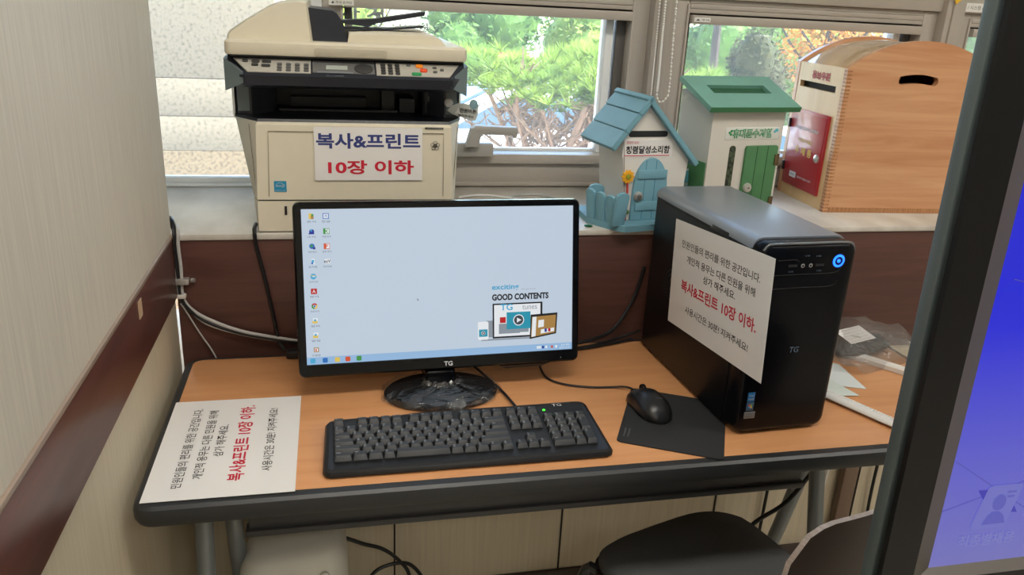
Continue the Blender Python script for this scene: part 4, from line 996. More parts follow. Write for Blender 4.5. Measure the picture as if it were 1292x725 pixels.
    # mains cord down the brown apron, entering behind the table
    b = BM(); pts = [(.150, .56, .972), (.1495, .532, .972), (.1505, .519, .966), (.152, .5195, .94), (.163, .5215, .88), (.174, .521, .81), (.184, .517, .745), (.195, .507, .725)]
    tube(b, [(X(a), Y(c), Z(d)) for a, c, d in pts], .0038, 8, smooth=6); obj('power_cord', b, M_cord, t)
make_printer()
# paper sign on the printer front
def printer_sign():
    t = thing('printer_sign', 'white paper sign with large blue and red lettering taped to the printer front', 'paper sign')
    t.matrix_world = F((0.266, 0.5278, 1.0655), (1, 0, 0.004), (0, 0.012, 1))
    w, h = .203, .101
    b = BM(); box(b, 0, w, 0, h, 0, .0005); obj('sheet', b, M_white_paper, t)
    b = BM(); text(b, '복사&프린트', F((w * .50, h * .745, .0008), (1, 0, 0), (0, 1, 0)), w=w * .96, h=h * .29, bold=.03); o = obj('blue_lettering', b, M_blue_ink, t); o['label'] = 'large blue lettering'
    b = BM(); text(b, '10장 이하', F((w * .52, h * .25, .0008), (1, 0, 0), (0, 1, 0)), w=w * .80, h=h * .27, bold=.03); o = obj('red_lettering', b, M_red_ink, t); o['label'] = 'large red lettering'
printer_sign()
def power_tag():
    t = thing('button_tag', 'small grey bird-shaped tag pointing at the printer power button', 'tag')
    t.matrix_world = F((0.5365, 0.586, 1.186), (1, -0.12, -0.05), (0.02, 0.08, 1)) @ Matrix.Scale(1.12, 4)
    out = [(-.012, .006), (.000, .000), (.032, -.008), (.040, -.006), (.043, .004), (.043, .020), (.040, .027), (.034, .030), (.028, .027), (.026, .020), (.020, .021), (.006, .020), (-.006, .014)]
    b = BM(); slab(b, out, 0, .0012, .0003); obj('plate', b, mat('tag_grey', (186, 190, 184), .35), t)
    b = BM(); slab(b, circ(.0345, .0205, .0075, .0085, 20), .0013, .0018, .0002); obj('head_mark', b, mat('tag_teal', (120, 150, 160), .4), t)
    b = BM(); text(b, '전원버튼', F((.025, .0085, .0021), (1, -.04, 0), (0, 1, 0)), w=.030, h=.0075, bold=.03); text(b, '눌러주세요', F((.022, -.0005, .0021), (1, -.08, 0), (0, 1, 0)), w=.028, h=.0045, bold=.02); obj('lettering', b, M_ink, t)
    b = BM(); slab(b, [(.002, .002), (.008, .0035), (.012, .001), (.007, .014), (.005, .008)], .0013, .0017, .0002); obj('wing_mark', b, M_white_paper, t)
power_tag()

# ================================================================== BLUE HOUSE BOX
def make_house():
    t = thing('house_box', 'white house-shaped suggestion box with a blue roof and arched blue door, on the sill', 'suggestion box', (0.9484, 0.5579, ZS), 0.123)
    M_w = mat('house_white', (216, 213, 207), .5, var=.02, scale=12); M_b = mat('house_blue', (112, 160, 177), .5, var=.05, scale=30); M_b2 = mat('house_blue_roof', (112, 158, 173), .5, var=.05, scale=25)
    wbl, wbr, wl, wr, hl, hr, ax, hp, rd = .046, .086, .065, .096, .186, .146, -.0134, .262, .118
    z0 = .013
    # pentagon body flaring upward
    def ring(y): return [(-wbl, y, z0), (wbr, y, z0), (wr, y, hr), (ax, y, hp), (-wl, y, hl)]
    b = BM(); loft(b, [ring(0.0), ring(rd)]); bd = obj('body', b, M_w, t)
    b = BM(); tube(b, [(-wbl + .002, -.0006, z0), (-wl + .002, -.0006, hl)], .0008, 5); obj('corner_seam', b, mat('seam_grey', (120, 116, 110), .6), bd)
    # roof: three shingles on the left slope, long board on the right
    apex = Vector((ax, 0, hp + .012)); eL = Vector((-.0965, 0, .1697)); eR = Vector((.1136, 0, .1364))
    def board(p0, p1, y0, y1, th, name, m):
        d = (p1 - p0).normalized(); n = Vector((-d.z, 0, d.x)); n = n if n.z > 0 else -n
        q = [p0, p1, p1 - n * th, p0 - n * th]
        b = BM(); loft(b, [[(v.x, y0, v.z) for v in q], [(v.x, y1, v.z) for v in q]]); bmesh.ops.recalc_face_normals(b, faces=b.faces[:])
        bmesh.ops.bevel(b, geom=b.edges[:], offset=.0012, segments=2, affect='EDGES'); return obj(name, b, m, t)
    d = (eL - apex); nl = Vector((d.z, 0, -d.x)).normalized(); nl = nl if nl.z > 0 else -nl
    for k in range(3):
        a, c = apex + d * (k / 3), apex + d * ((k + 1) / 3 - .004)
        board(a + nl * (.0015 - .0006 * k), c + nl * (.0028 - .0006 * k), -.016, .142, .010, 'roof_shingle', M_b2)
    board(apex + (eL - apex) * .01 - nl * .008, eL - nl * .008, -.013, .139, .004, 'roof_board', M_b)
    board(apex + Vector((-.004, 0, .0015)), eR, -.016, .142, .011, 'roof_board', M_b2)
    y = -.0008
    b = BM(); prism(b, rrect(-.0535, .0385, .190, .2025, .006, 4), .004, y, 'XZ'); obj('slot', b, mat('slot_dark', (28, 32, 34), .7), bd)
    FM = lambda x, z: F((x, y - .0006, z), (1, 0, .0), (0, 0, 1))
    b = BM(); box(b, -.063, .053, y, .001, .148, .1845); sg = obj('sign', b, mat('sign_white', (224, 222, 220), .35), t)
    b = BM(); text(b, '청렴달성소리함', FM(-.005, .1635), w=.103, h=.0165, bold=.025); obj('lettering', b, M_ink, sg)
    b = BM(); text(b, '청렴한 달성', FM(-.042, .1785), w=.028, h=.006, shear=.3); box(b, -.060, .047, y - .0007, y, .1505, .1518); obj('red_lettering', b, M_red_ink, sg)
    # arched door
    def arch(x0, x1, z0, zt, n=18):
        cx, r = (x0 + x1) / 2, (x1 - x0) / 2; hz = (zt - z0) * .52
        return [(x0, z0), (x1, z0), (x1 - .001, zt - hz)] + [(cx + (r - .001) * math.cos(PI * k / n), zt - hz + hz * math.sin(PI * k / n)) for k in range(1, n)] + [(x0 + .001, zt - hz)]
    b = BM(); slab(b, arch(-.034, .048, z0 + .001, .147), .001, -.007, .001, 'XZ'); dr = obj('door', b, M_b, t)
    b = BM()
    for x in (-.008, .016): box(b, x - .0006, x + .0006, -.0074, -.0068, z0 + .004, .142)
    obj('plank_groove', b, mat('groove_blue', (60, 120, 145), .6), dr)
    for z in (.035, .103):
        b = BM(); box(b, -.026, .043, -.0098, -.0065, z, z + .019, bevel=.001); obj('ledge', b, M_b, dr)
    b = BM(); lathe(b, [(.0105, 0), (.0105, .004), (.009, .007), (.006, .008)], 24, Matrix.Translation((-.021, -.0065, .066)) @ Matrix.Rotation(PI / 2, 4, 'X')); lk = obj('lock', b, M_chrome, dr)
    b = BM(); lathe(b, [(.0045, 0), (.0045, .0022)], 16, Matrix.Translation((-.021, -.0142, .066)) @ Matrix.Rotation(PI / 2, 4, 'X')); obj('keyhole', b, mat('keyhole_grey', (90, 92, 92), .4), lk)
    b = BM(); box(b, .046, .054, -.0095, -.004, .072, .084, bevel=.001); obj('hinge', b, mat('hinge_bronze', (120, 104, 76), .35, metal=.8), dr)
    # sunflower
    fx, fz = -.048, .108
    b = BM(); tube(b, [(fx + .004, -.004, z0), (fx + .001, -.004, .04), (fx + .003, -.004, .07), (fx, -.004, .10)], .0023, 6, smooth=4); sf = obj('flower_stem', b, mat('stem_red', (190, 62, 54), .5), t)
    b = BM()
    for k in range(10):
        a = 2 * PI * k / 10; Mq = Matrix.Translation((fx, -.004, fz)) @ Matrix.Rotation(-a, 4, 'Y')
        slab(b, [(px + .0085, pz) for px, pz in circ(0, 0, .0066, .0036, 10)], 0, -.003, .0006, 'XZ', M=Mq)
    obj('petals', b, mat('petal_yellow', (232, 168, 38), .5), sf)
    b = BM(); lathe(b, [(.0055, 0), (.0055, .003), (.002, .0042)], 16, Matrix.Translation((fx, -.0055, fz)) @ Matrix.Rotation(PI / 2, 4, 'X')); obj('flower_centre', b, mat('flower_centre', (150, 150, 40), .6), sf)
    for lx, lz, s in ((fx + .007, .030, 1), (fx - .005, .052, -1)):
        b = BM(); slab(b, [(lx, lz - .004), (lx + s * .006, lz + .001), (lx + s * .003, lz + .005), (lx - s * .004, lz - .001)][::s], 0, -.0045, .0005, 'XZ'); obj('leaf', b, mat('leaf_green', (74, 110, 60), .5), sf)
    # base and picket fence at the left front corner
    b = BM(); prism(b, [(-.082, -.034), (-.066, -.05), (.10, -.034), (.10, .135), (-.10, .135), (-.115, .035)], 0.0, z0); bs = obj('base', b, M_b, t)
    def picket(x, y0, ang, w, h, name='picket'):
        Mq = Matrix.Translation((x, y0, z0)) @ Matrix.Rotation(ang, 4, 'Z') @ Matrix.Rotation(math.radians(7), 4, 'X')
        b = BM(); slab(b, [(-w / 2, 0), (w / 2, 0), (w / 2 * 1.12, h - w * .3)] + [(w * .56 * math.cos(PI * k / 8), h - w * .3 + w * .35 * math.sin(PI * k / 8)) for k in range(1, 8)] + [(-w / 2 * 1.12, h - w * .3)], .003, -.004, .001, 'XZ', M=Mq); return obj(name, b, M_b, t)
    a = math.atan2(-.075, .035)
    for k in range(3): picket(-.108 + .0115 * k, .030 - .0245 * k, a, .0200, .064 - .002 * k)
    picket(-.0785, -.037, math.radians(14), .030, .070); picket(-.092, .050, math.radians(-20), .03, .070)
make_house()
# teal leaflets leaning beside the house
bm = BM(); box(bm, 0, .034, 0, .002, 0, .112); lf = tag(obj('leaflet', bm, M_white_paper), 'small white leaflet with pale blue blocks standing beside the house-shaped box', 'leaflet'); lf.location = (1.060, .600, ZS); lf.rotation_euler = (math.radians(-6), 0, .5)
bm = BM()
for z0, z1 in ((.082, .108), (.062, .076), (.03, .056), (.006, .024)): box(bm, .003, .031, -.0006, 0, z0, z1)
obj('printed_block', bm, mat('leaflet_blue', (110, 185, 205), .5), lf)

# ================================================================== GREEN PHONE BOX
def make_green():
    t = thing('phone_box', 'white collection box with a green slotted roof and green plank door, behind the tower', 'collection box', (1.0827, 0.5585, ZS), 0.1698)
    W, D = .189, .125
    M_w = mat('box_white', (205, 200, 191), .5, var=.02, scale=12); M_g = mat('box_green', (70, 121, 78), .45, var=.06, scale=30); M_gr = mat('roof_green', (108, 158, 142), .4, var=.05, scale=20)  # roof: sky sheen put into the green as a pale grey-teal
    hf, hb = .243, .278
    b = BM(); loft(b, [[(0, 0, 0), (W, 0, 0), (W, 0, hf), (0, 0, hf)], [(0, D, 0), (W, D, 0), (W, D, hb), (0, D, hb)]]); bmesh.ops.recalc_face_normals(b, faces=b.faces[:]); bd = obj('body', b, M_w, t)
    b = BM(); box(b, -.0025, .001, .004, D - .002, .0, .135, bevel=.0008); obj('side_panel', b, M_g, bd)
    # sloping roof board with a slot
    sl = math.atan2(.042, .101)
    x0, x1, L = -.0225, W + .0225, .136
    Mr = Matrix.Translation((0, -.017, .2455)) @ Matrix.Rotation(sl, 4, 'X')
    b = BM(); s0, s1, q0, q1, th = .020, W - .018, .060, .095, .011
    for a0, a1, c0, c1 in ((x0, x1, 0, q0), (x0, x1, q1, L), (x0, s0, q0, q1), (s1, x1, q0, q1)):
        box(b, a0, a1, c0, c1, 0, th, M=Mr)
    bmesh.ops.remove_doubles(b, verts=b.verts[:], dist=1e-5)
    rf = obj('roof', b, M_gr, t)
    b = BM(); box(b, x0, x1, -.0008, .0006, -.0002, th + .0002, M=Mr); obj('roof_edge', b, mat('roof_edge_green', (56, 118, 76), .5), rf)
    b = BM(); box(b, s0, s1, q0, q1, .0005, .0030, M=Mr); obj('slot', b, mat('slot_green', (38, 84, 56), .7), rf)
    y = -.001
    FM = lambda x, z: F((x, y - .0008, z), (1, 0, 0), (0, 0, 1))
    b = BM(); slab(b, rrect(.036, .178, .1845, .211, .002), 0, y, .0003, 'XZ'); sg = obj('sign', b, mat('sign_pale', (214, 216, 210), .4), t)
    b = BM(); text(b, '휴대폰수거함', FM(.107, .198), w=.105, h=.020, bold=.055); obj('lettering', b, mat('sign_green', (50, 140, 84), .5), sg)
    b = BM(); text(b, '휴대폰수거함', F((.107, y - .0014, .198), (1, 0, 0), (0, 0, 1)), w=.100, h=.0165, bold=-.004); obj('lettering_core', b, mat('sign_core', (176, 204, 182), .5), sg)
    b = BM()
    for cx, cz in ((.047, .200), (.0515, .2035), (.0505, .196)): slab(b, circ(cx, cz, .0034, .0026, 10), y, y - .0006, .0002, 'XZ')
    obj('clover_mark', b, MATS['sign_green'], sg)
    b = BM(); slab(b, circ(.171, .204, .0045, .004, 12), y, y - .0006, .0002, 'XZ'); slab(b, circ(.166, .201, .003, .003, 12), y, y - .0006, .0002, 'XZ'); obj('sky_mark', b, mat('mark_sky', (96, 178, 196), .5), sg)
    b = BM(); slab(b, rrect(.053, .069, .018, .172, .007, 5), .002, y, .0004, 'XZ'); obj('viewing_slot', b, mat('slot_pattern', (70, 84, 60), .5, rgb2=(24, 30, 26), scale=130, contrast=(.42, .58)), bd)
    dr_out = rrect(.0935, .1795, .006, .1715, .006, 4)
    b = BM(); slab(b, dr_out, 0, -.006, .0012, 'XZ'); dr = obj('door', b, M_g, t)
    b = BM()
    for x in (.1225, .151): box(b, x - .0006, x + .0006, -.0066, -.0058, .008, .170)
    obj('plank_groove', b, mat('groove_green', (28, 74, 42), .6), dr)
    b = BM(); lathe(b, [(.0105, 0), (.0105, .003), (.009, .006), (.006, .007)], 24, Matrix.Translation((.108, -.006, .080)) @ Matrix.Rotation(PI / 2, 4, 'X')); lk = obj('lock', b, M_chrome, dr)
    b = BM(); box(b, .1058, .1102, -.0138, -.0128, .0790, .0810); obj('keyhole', b, MATS['slot_dark'], lk)
    for z in (.032, .128):
        b = BM(); box(b, .172, .179, -.0085, -.005, z, z + .024, bevel=.0008); box(b, .1815, .1875, -.004, .0, z, z + .024, bevel=.0008); tube(b, [(.180, -.007, z - .001), (.180, -.007, z + .025)], .0022, 8); obj('hinge', b, mat('hinge_bronze', (120, 104, 76), .35, metal=.8), dr)
make_green()

# ================================================================== WOODEN ARCHED BOX
def make_woodbox():
    t = thing('wooden_box', 'varnished pine box with an arched lid and red metal door, right end of the sill', 'ballot box', (1.4469, 0.6551, ZS), -0.0697)
    W, D, H, HP = .375, .2406, .3347, .402
    M_p = wood_mat('pine_wood', (208, 158, 118), (188, 132, 92), 'X', scale=7, rough=.32, stretch=16, coat=.25, dist=4)
    M_f = wood_mat('pine_front', (222, 190, 142), (212, 176, 126), 'Z', scale=8, rough=.35, stretch=10, coat=.2)
    M_e = mat('end_grain', (186, 136, 92), .5, rgb2=(150, 100, 62), scale=30, stretch=(14, 1, .5), contrast=(.4, .6))
    def arc(inset=0, n=28, h=None):
        # circular arch from front top to rear top
        s = W / 2; r0 = HP - H; R = (s * s + r0 * r0) / (2 * r0); cz = HP - R; a = math.asin(s / R)
        return [(s + (R - inset) * math.sin(-a + 2 * a * k / n), cz + (R - inset) * math.cos(-a + 2 * a * k / n)) for k in range(n + 1)]
    # handle hole: build the side board as a ring of quads around the slot
    hole = []
    ang = lambda u: .3225 + .006 * math.sin(PI * u)
    for k in range(9): u = k / 8; hole.append((.132 + .094 * u, ang(u) - .0005))
    hole += [(.2295, .3165), (.229, .308), (.224, .3035)]
    for k in range(9): u = 1 - k / 8; hole.append((.138 + .082 * u, .3035 + .004 * math.sin(PI * u)))
    hole += [(.1315, .306), (.1295, .313)]
    def side(y0, y1, withhole):
        b = BM()
        outer = [(0, 0), (W * .5, 0), (W, 0), (W, H)] + list(reversed(arc()))[1:-1] + [(0, H)]
        if not withhole:
            prism(b, outer, y0, y1, 'XZ'); return b
        import mathutils.geometry as mg
        polys = [[Vector((a, c, 0)) for a, c in outer], [Vector((a, c, 0)) for a, c in reversed(hole)]]
        tris = mg.tessellate_polygon(polys); pts = outer + list(reversed(hole))
        fr = [b.verts.new((a, y0, c)) for a, c in pts]; bk = [b.verts.new((a, y1, c)) for a, c in pts]
        for q in tris:
            b.faces.new([fr[i] for i in q]); b.faces.new([bk[i] for i in reversed(q)])
        no = len(outer)
        for off, n in ((0, no), (no, len(hole))):
            for i in range(n):
                j = (i + 1) % n; b.faces.new((fr[off + i], fr[off + j], bk[off + j], bk[off + i]))
        bmesh.ops.recalc_face_normals(b, faces=b.faces[:]); return b
    obj('side_board', side(0, .015, True), M_p, t)
    obj('side_board', side(D - .015, D, False), M_p, t)
    # arched lid slightly below the side boards
    inn, thk = arc(.006), arc(.012)
    b = BM(); loft(b, [[(a, .015, c) for a, c in inn] + [(a, .015, c) for a, c in reversed(thk)], [(a, D - .015, c) for a, c in inn] + [(a, D - .015, c) for a, c in reversed(thk)]]); bmesh.ops.recalc_face_normals(b, faces=b.faces[:])
    obj('arched_lid', b, mat('lid_board', (206, 176, 138), .10, var=.04, scale=4, stretch=(1, 8, 1), coat=1.0), t)
    # front board facing left, with letter slot
    b = BM()
    x0, x1 = .001, .014
    s0, s1, z0, z1 = .040, .212, .2755, .291
    for a0, a1, c0, c1 in ((.002, s0, 0, H), (s1, D - .002, 0, H), (s0, s1, 0, z0), (s0, s1, z1, H)): box(b, x0, x1, a0, a1, c0, c1)
    fb = obj('front_board', b, M_f, t)
    b = BM(); box(b, .012, .016, s0 - .003, s1 + .003, z0 - .003, z1 + .003); obj('slot', b, mat('slot_black', (24, 18, 14), .8), fb)
    b = BM(); box(b, W - .015, W - .001, .015, D - .015, 0, H); obj('rear_board', b, M_p, t)
    b = BM(); box(b, .014, W - .015, .015, D - .015, 0.0, .012); obj('bottom_board', b, M_p, t)
    # finger joints along the front edge, end grain along the foot
    b = BM()
    n = 40
    for k in range(n):
        z = H * k / n; box(b, .0, .013, -.0006, .0002, z + .001, z + H / n * .55)
        box(b, -.0002, .002, .0006, .013, z + .001, z + H / n * .55)
    obj('finger_joint', b, M_e, t)
    b = BM(); box(b, .013, W, -.0006, .0003, .0, .012); obj('end_grain_strip', b, M_e, t)
    # red sheet-metal door on the front board (local y runs toward the window)
    FM = lambda yy, z, lift=0.0: F((-.0052 - lift, yy, z), (0, -1, 0), (0, 0, 1))
    M_r = mat('door_red', (176, 34, 44), .32, coat=.4)
    b = BM(); slab(b, [(a, c) for a, c in rrect(.036, .217, .030, .222, .002, 2)], .001, -.004, .0008, 'YZ'); fr = obj('door_frame', b, M_r, fb)
    b = BM(); slab(b, rrect(.043, .212, .040, .217, .002, 2), -.003, -.0055, .0008, 'YZ'); dr = obj('door', b, M_r, fb); dr['label'] = 'red metal door'
    b = BM(); lathe(b, [(.010, 0), (.010, .004), (.008, .006), (.003, .007)], 24, Matrix.Translation((-.0055, .056, .118)) @ Matrix.Rotation(-PI / 2, 4, 'Y')); obj('lock', b, M_chrome, dr)
    for z in (.062, .172):
        b = BM(); box(b, -.008, -.002, .212, .224, z, z + .022, bevel=.001); tube(b, [(-.008, .214, z), (-.008, .214, z + .022)], .0025, 8); obj('hinge', b, mat('hinge_black', (36, 32, 32), .4), dr)
    b = BM(); text(b, '우 체 통', FM(.128, .123, .0008), w=.085, h=.020, bold=.03); text(b, '자원봉사활동', FM(.126, .149, .0008), w=.068, h=.010, bold=.02); text(b, 'ʃ', FM(.150, .192, .0008), w=.005, h=.010, bold=.03); obj('yellow_lettering', b, mat('ink_yellow', (222, 178, 70), .5), dr)
    b = BM(); text(b, '“해피 달성 희망나눔 함께해요”', FM(.128, .178, .0008), w=.118, h=.009, bold=.02); text(b, '달성군자원봉사센터', FM(.103, .058, .0008), w=.07, h=.006, bold=.015); box(b, -.0062, -.0055, .146, .178, .052, .066); obj('white_lettering', b, M_white_print, dr)
    b = BM(); text(b, '희망', FM(.162, .059, .0014), w=.02, h=.006); obj('label_lettering', b, M_ink, dr)
    b = BM(); text(b, '홍보우편', F((.0004, .115, .309), (0, -1, 0), (0, 0, 1)), w=.085, h=.020, bold=.05); text(b, '표창우편', F((.0002, .112, .307), (0, -1, 0), (0, 0, 1)), w=.08, h=.016, bold=.02); o = obj('red_lettering', b, mat('ink_red_stamp', (176, 70, 66), .6), fb)
make_woodbox()

# ================================================================== SMALL THINGS ON THE SILL
bm = BM(); tube(bm, [(.585, .80, ZS + .003), (.615, .815, ZS + .004), (.655, .82, ZS + .004), (.69, .805, ZS + .003), (.72, .78, ZS + .003)], .0028, 8, smooth=5)
tag(obj('white_cable', bm, mat('white_cable', (214, 212, 208), .5)), 'thin white cable looped on the sill just behind the monitor top', 'cable')
bm = BM(); tube(bm, [(.705, .80, ZS + .003), (.74, .825, ZS + .004), (.775, .826, ZS + .004), (.805, .81, ZS + .003), (.83, .77, ZS + .003)], .0024, 8, smooth=5)
tag(obj('grey_cable', bm, M_grey_cord), 'thin grey cable lying on the sill between monitor and house-shaped box', 'cable')
bm = BM()
for k in range(4):
    a = k * 1.6; slab(bm, circ(.0045 * math.cos(a), .0045 * math.sin(a), .0048, .003, 10), .0005 + k * .0008, .0035 + k * .0008, .0006)
o = tag(obj('green_trinket', bm, mat('trinket_green', (30, 110, 74), .4)), 'tiny dark green clover trinket lying on the sill by the picket fence', 'trinket'); o.location = (.824, .548, ZS)

# bead chains of the roller blind
def bead_chain(name, label, pts, r):
    P = cr_spline(pts, 40); b = BM(); acc = 0; last = P[0]; step = r * 3.0; nxt = 0
    tube(b, pts, r * .28, 5, smooth=6)
    for p in P:
        acc += (p - last).length; last = p
        if acc >= nxt:
            nxt += step; bmesh.ops.create_icosphere(b, subdivisions=1, radius=r, matrix=Matrix.Translation(p))
    return tag(obj(name, b, mat('bead_white', (240, 238, 232), .25), sharp=180), label, 'blind chain')
yc = .868
bead_chain('bead_chain', 'long looped white bead chain hanging over the window mullion, right of the house roof', [(1.080, yc, 2.55), (1.0785, yc, 1.8), (1.077, yc, 1.42), (1.0795, yc, 1.25), (1.080, yc, 1.205), (1.090, yc, 1.188), (1.1045, yc, 1.198), (1.110, yc, 1.23), (1.1045, yc, 1.42), (1.104, yc, 1.8), (1.104, yc, 2.55)], .0032)
bead_chain('bead_chain', 'shorter thin bead chain strand hanging left of the looped chain on the mullion', [(1.062, yc + .008, 2.55), (1.062, yc + .008, 1.8), (1.066, yc + .008, 1.4), (1.068, yc + .008, 1.20)], .0023)
bm = BM(); box(bm, 1.04, 1.13, .83, .912, 2.54, 2.60, bevel=.004); tag(obj('blind_bracket', bm, M_alu), 'painted bracket at the top of the window mullion that carries the bead chains', 'bracket')

# ================================================================== LEFT WALL: CABLES AND STICKER
bm = BM(); box(bm, .0032, .0042, .214, .236, .917, .945); tag(obj('wall_sticker', bm, mat('sticker_tan', (190, 160, 130), .5)), 'small pale rectangular sticker on the brown wall rail', 'sticker')
def cable_bundle():
    t = thing('cable_bundle', 'bundle of black and grey cables running down the corner of the left wall', 'cable', (0, 0, 0))
    for k, (dx, m, r) in enumerate(((0.0, M_cord, .0044), (.007, M_grey_cord, .0034), (-.004, M_grey_cord, .003))):
        b = BM(); pts = [(-.03, .60, ZS + .006), (-.004 + dx, .555, ZS + .012 + .012 * (k == 0)), (.006 + dx, .523, ZS + .008), (.005 + dx, .5195, ZS - .02), (.006 + dx, .520, .90), (.007 + dx * .7, .520, .872), (.008 + dx * .5, .520, .845), (.018 + dx * .3, .520, .82), (.05, .519, .788 + dx), (.11, .517, .763 + dx * .6), (.17, .516, .748 + dx * .5), (.24, .514, .735 + dx * .3), (.30, .508, .726)]
        tube(b, pts, r, 8, smooth=6); obj('cable', b, m, t)
    b = BM(); box(b, -.001, .026, .511, .5275, .866, .878, bevel=.002); tube(b, [(.029, .524, .872), (.035, .522, .872)], .0045, 10); obj('clip', b, mat('clip_metal', (176, 172, 166), .35, metal=.6), t)
    b = BM(); box(b, .002, .018, .512, .526, .838, .846, bevel=.002); obj('tie', b, mat('tie_white', (206, 200, 192), .5), t)
cable_bundle()
bm = BM(); tube(bm, [(.006, .522, .826), (.014, .5225, .81), (.035, .522, .765), (.060, .5205, .716), (.075, .5205, .66)], .0016, 6, smooth=4)
tag(obj('thin_cable', bm, M_grey_cord), 'single thin grey cable dropping from the wall bundle behind the table corner', 'cable')
bm = BM(); tube(bm, [(.69, .470, ZT + .004), (.76, .462, ZT + .010), (.82, .468, ZT + .016), (.88, .490, ZT + .03), (.93, .515, ZT + .09), (.95, .522, ZT + .16)], .004, 8, smooth=6)
tag(obj('video_cable', bm, M_cord), 'thick black video cable running from monitor to tower along the brown apron', 'cable')
bm = BM(); tube(bm, [(.62, .47, ZT + .0045), (.71, .452, ZT + .0045), (.79, .452, ZT + .0045), (.86, .468, ZT + .0045), (.925, .488, ZT + .006)], .0032, 8, smooth=6)
tag(obj('power_lead', bm, M_cord), 'black power lead lying at the table rear between monitor and tower', 'cable')
bm = BM(); box(bm, .20, .235, .470, .49, ZT + .0005, ZT + .018, bevel=.004); tube(bm, [(.235, .48, ZT + .009), (.27, .478, ZT + .007), (.33, .45, ZT + .004)], .004, 8, smooth=4)
tag(obj('plug_connector', bm, M_cord), 'black cable plug lying behind the left edge of the monitor', 'plug')

# ================================================================== RIGHT END OF THE TABLE
def plastic_bag():
    t = thing('plastic_bag', 'clear plastic bag with a white label on the table behind the tower', 'bag', (1.405, .395, ZT + .001), math.radians(18))
    rng = random.Random(5); rings = []
    for i in range(15):
        v = i / 14; y = -.10 + .20 * v; hw = .125 * (1 - .25 * v); hh = .058 * math.sin(PI * min(1, .08 + v * .9)) ** .6 + .002
        r = []
        for k in range(28):
            a = 2 * PI * k / 28; p = Vector((hw * math.copysign(abs(math.cos(a)) ** .8, math.cos(a)), y, max(.0, hh / 2 + hh / 2 * math.sin(a))))
            n = noise.noise(p * 30) * .016; p.x += n; p.z = max(0, p.z + n * .9); r.append(tuple(p))
        rings.append(r)
    b = BM(); loft(b, rings); obj('film', b, clear_mat('bag_film', (248, 248, 248), gloss=.16, rough=.18, bump=.7, bscale=26, dust=.10), t, sharp=60)
    b = BM(); box(b, -.075, .005, -.035, .012, 0, .0006, M=Matrix.Translation((0.0, -.012, .052)) @ Matrix.Rotation(.25, 4, 'X')); lb = obj('paper_label', b, M_white_paper, t); lb['label'] = 'white printed label'
    b = BM()
    for k in range(5): text(b, 'RoHS 품명 CABLE 1EA', Matrix.Translation((0.0, -.012, .052)) @ Matrix.Rotation(.25, 4, 'X') @ Matrix.Translation((-.037, .006 - k * .009, .0009)), w=.06, h=.003)
    obj('label_lettering', b, M_grey_print, lb)
plastic_bag()
bm = BM(); rings = []
for i in range(11):
    v = i / 10; x = -.075 + .15 * v; q = math.sqrt(max(.08, 1 - (2 * v - 1) ** 4))
    rings.append([(x, .042 * q * math.cos(2 * PI * k / 18), .004 + .016 * q + .016 * q * math.sin(2 * PI * k / 18) + .002 * math.sin(k * 2.2 + i)) for k in range(18)])
loft(bm, rings); o = tag(obj('cable_pouch', bm, mat('pouch_black', (52, 50, 50), .6, var=.3, scale=60)), 'dark coiled cable pack inside the clear plastic bag', 'cable pack'); o.location = (1.412, .385, ZT + .001); o.rotation_euler = (0, 0, math.radians(18))
def strip_between(name, label, a, b2, w, h, m, comb=False):
    a, b2 = Vector(a), Vector(b2); d = (b2 - a); L = d.length; rz = math.atan2(d.y, d.x)
    t = thing(name, label, 'binding strip', tuple(a), rz)
    if not comb:
        b = BM(); loft(b, [[(x, y * w, z * h) for y, z in ((-.5, 0), (.5, 0), (.5, .7), (.3, 1), (-.3, 1), (-.5, .7))] for x in (0, L)]); bmesh.ops.recalc_face_normals(b, faces=b.faces[:]); obj('spine', b, m, t)
    else:
        b = BM(); prof = [(w / 2 * math.cos(q), h * .5 + h * .5 * math.sin(q)) for q in [PI * 2 * k / 14 for k in range(14)]]
        loft(b, [[(x, p, max(.0003, q)) for p, q in prof] for x in (0, L)]); bmesh.ops.recalc_face_normals(b, faces=b.faces[:]); obj('spine', b, m, t)
        b = BM(); n = int(L / .0055)
        for k in range(n):
            x = L * (k + .3) / n; tube(b, [(x, w * .05, h), (x + .001, w * .30, h * 1.05), (x + .001, w * .52, h * .75), (x, w * .55, h * .45)], .0013, 5)
        obj('comb_teeth', b, mat('teeth_white', (236, 236, 234), .3), t)
    return t
M_strip = mat('strip_white', (222, 220, 216), .4)
strip_between('binding_strip', 'smooth white plastic binding strip lying across the table beside the clear bag', (1.325, .425, ZT + .0008), (1.462, .232, ZT + .0008), .018, .014, M_strip)
strip_between('binding_comb', 'white toothed binding comb lying near the table front, right of the tower', (1.180, .255, ZT + .0008), (1.295, .012, ZT + .0008), .026, .011, M_strip, comb=True)
bm = BM(); prism(bm, [(1.20, .30), (1.30, .345), (1.325, .325), (1.312, .212), (1.245, .24)], ZT + .0006, ZT + .0016)
tag(obj('paper_piece', bm, mat('paper_bluish', (216, 222, 222), .6)), 'white paper piece whose corner reaches farther from the tower, under the other sheet', 'paper')
bm = BM(); prism(bm, [(1.16, .20), (1.20, .29), (1.255, .285), (1.278, .186)], ZT + .0018, ZT + .0026)
tag(obj('paper_piece', bm, mat('paper_greenish', (208, 218, 212), .6)), 'pale greenish paper piece on top, tucked against the tower side', 'paper')

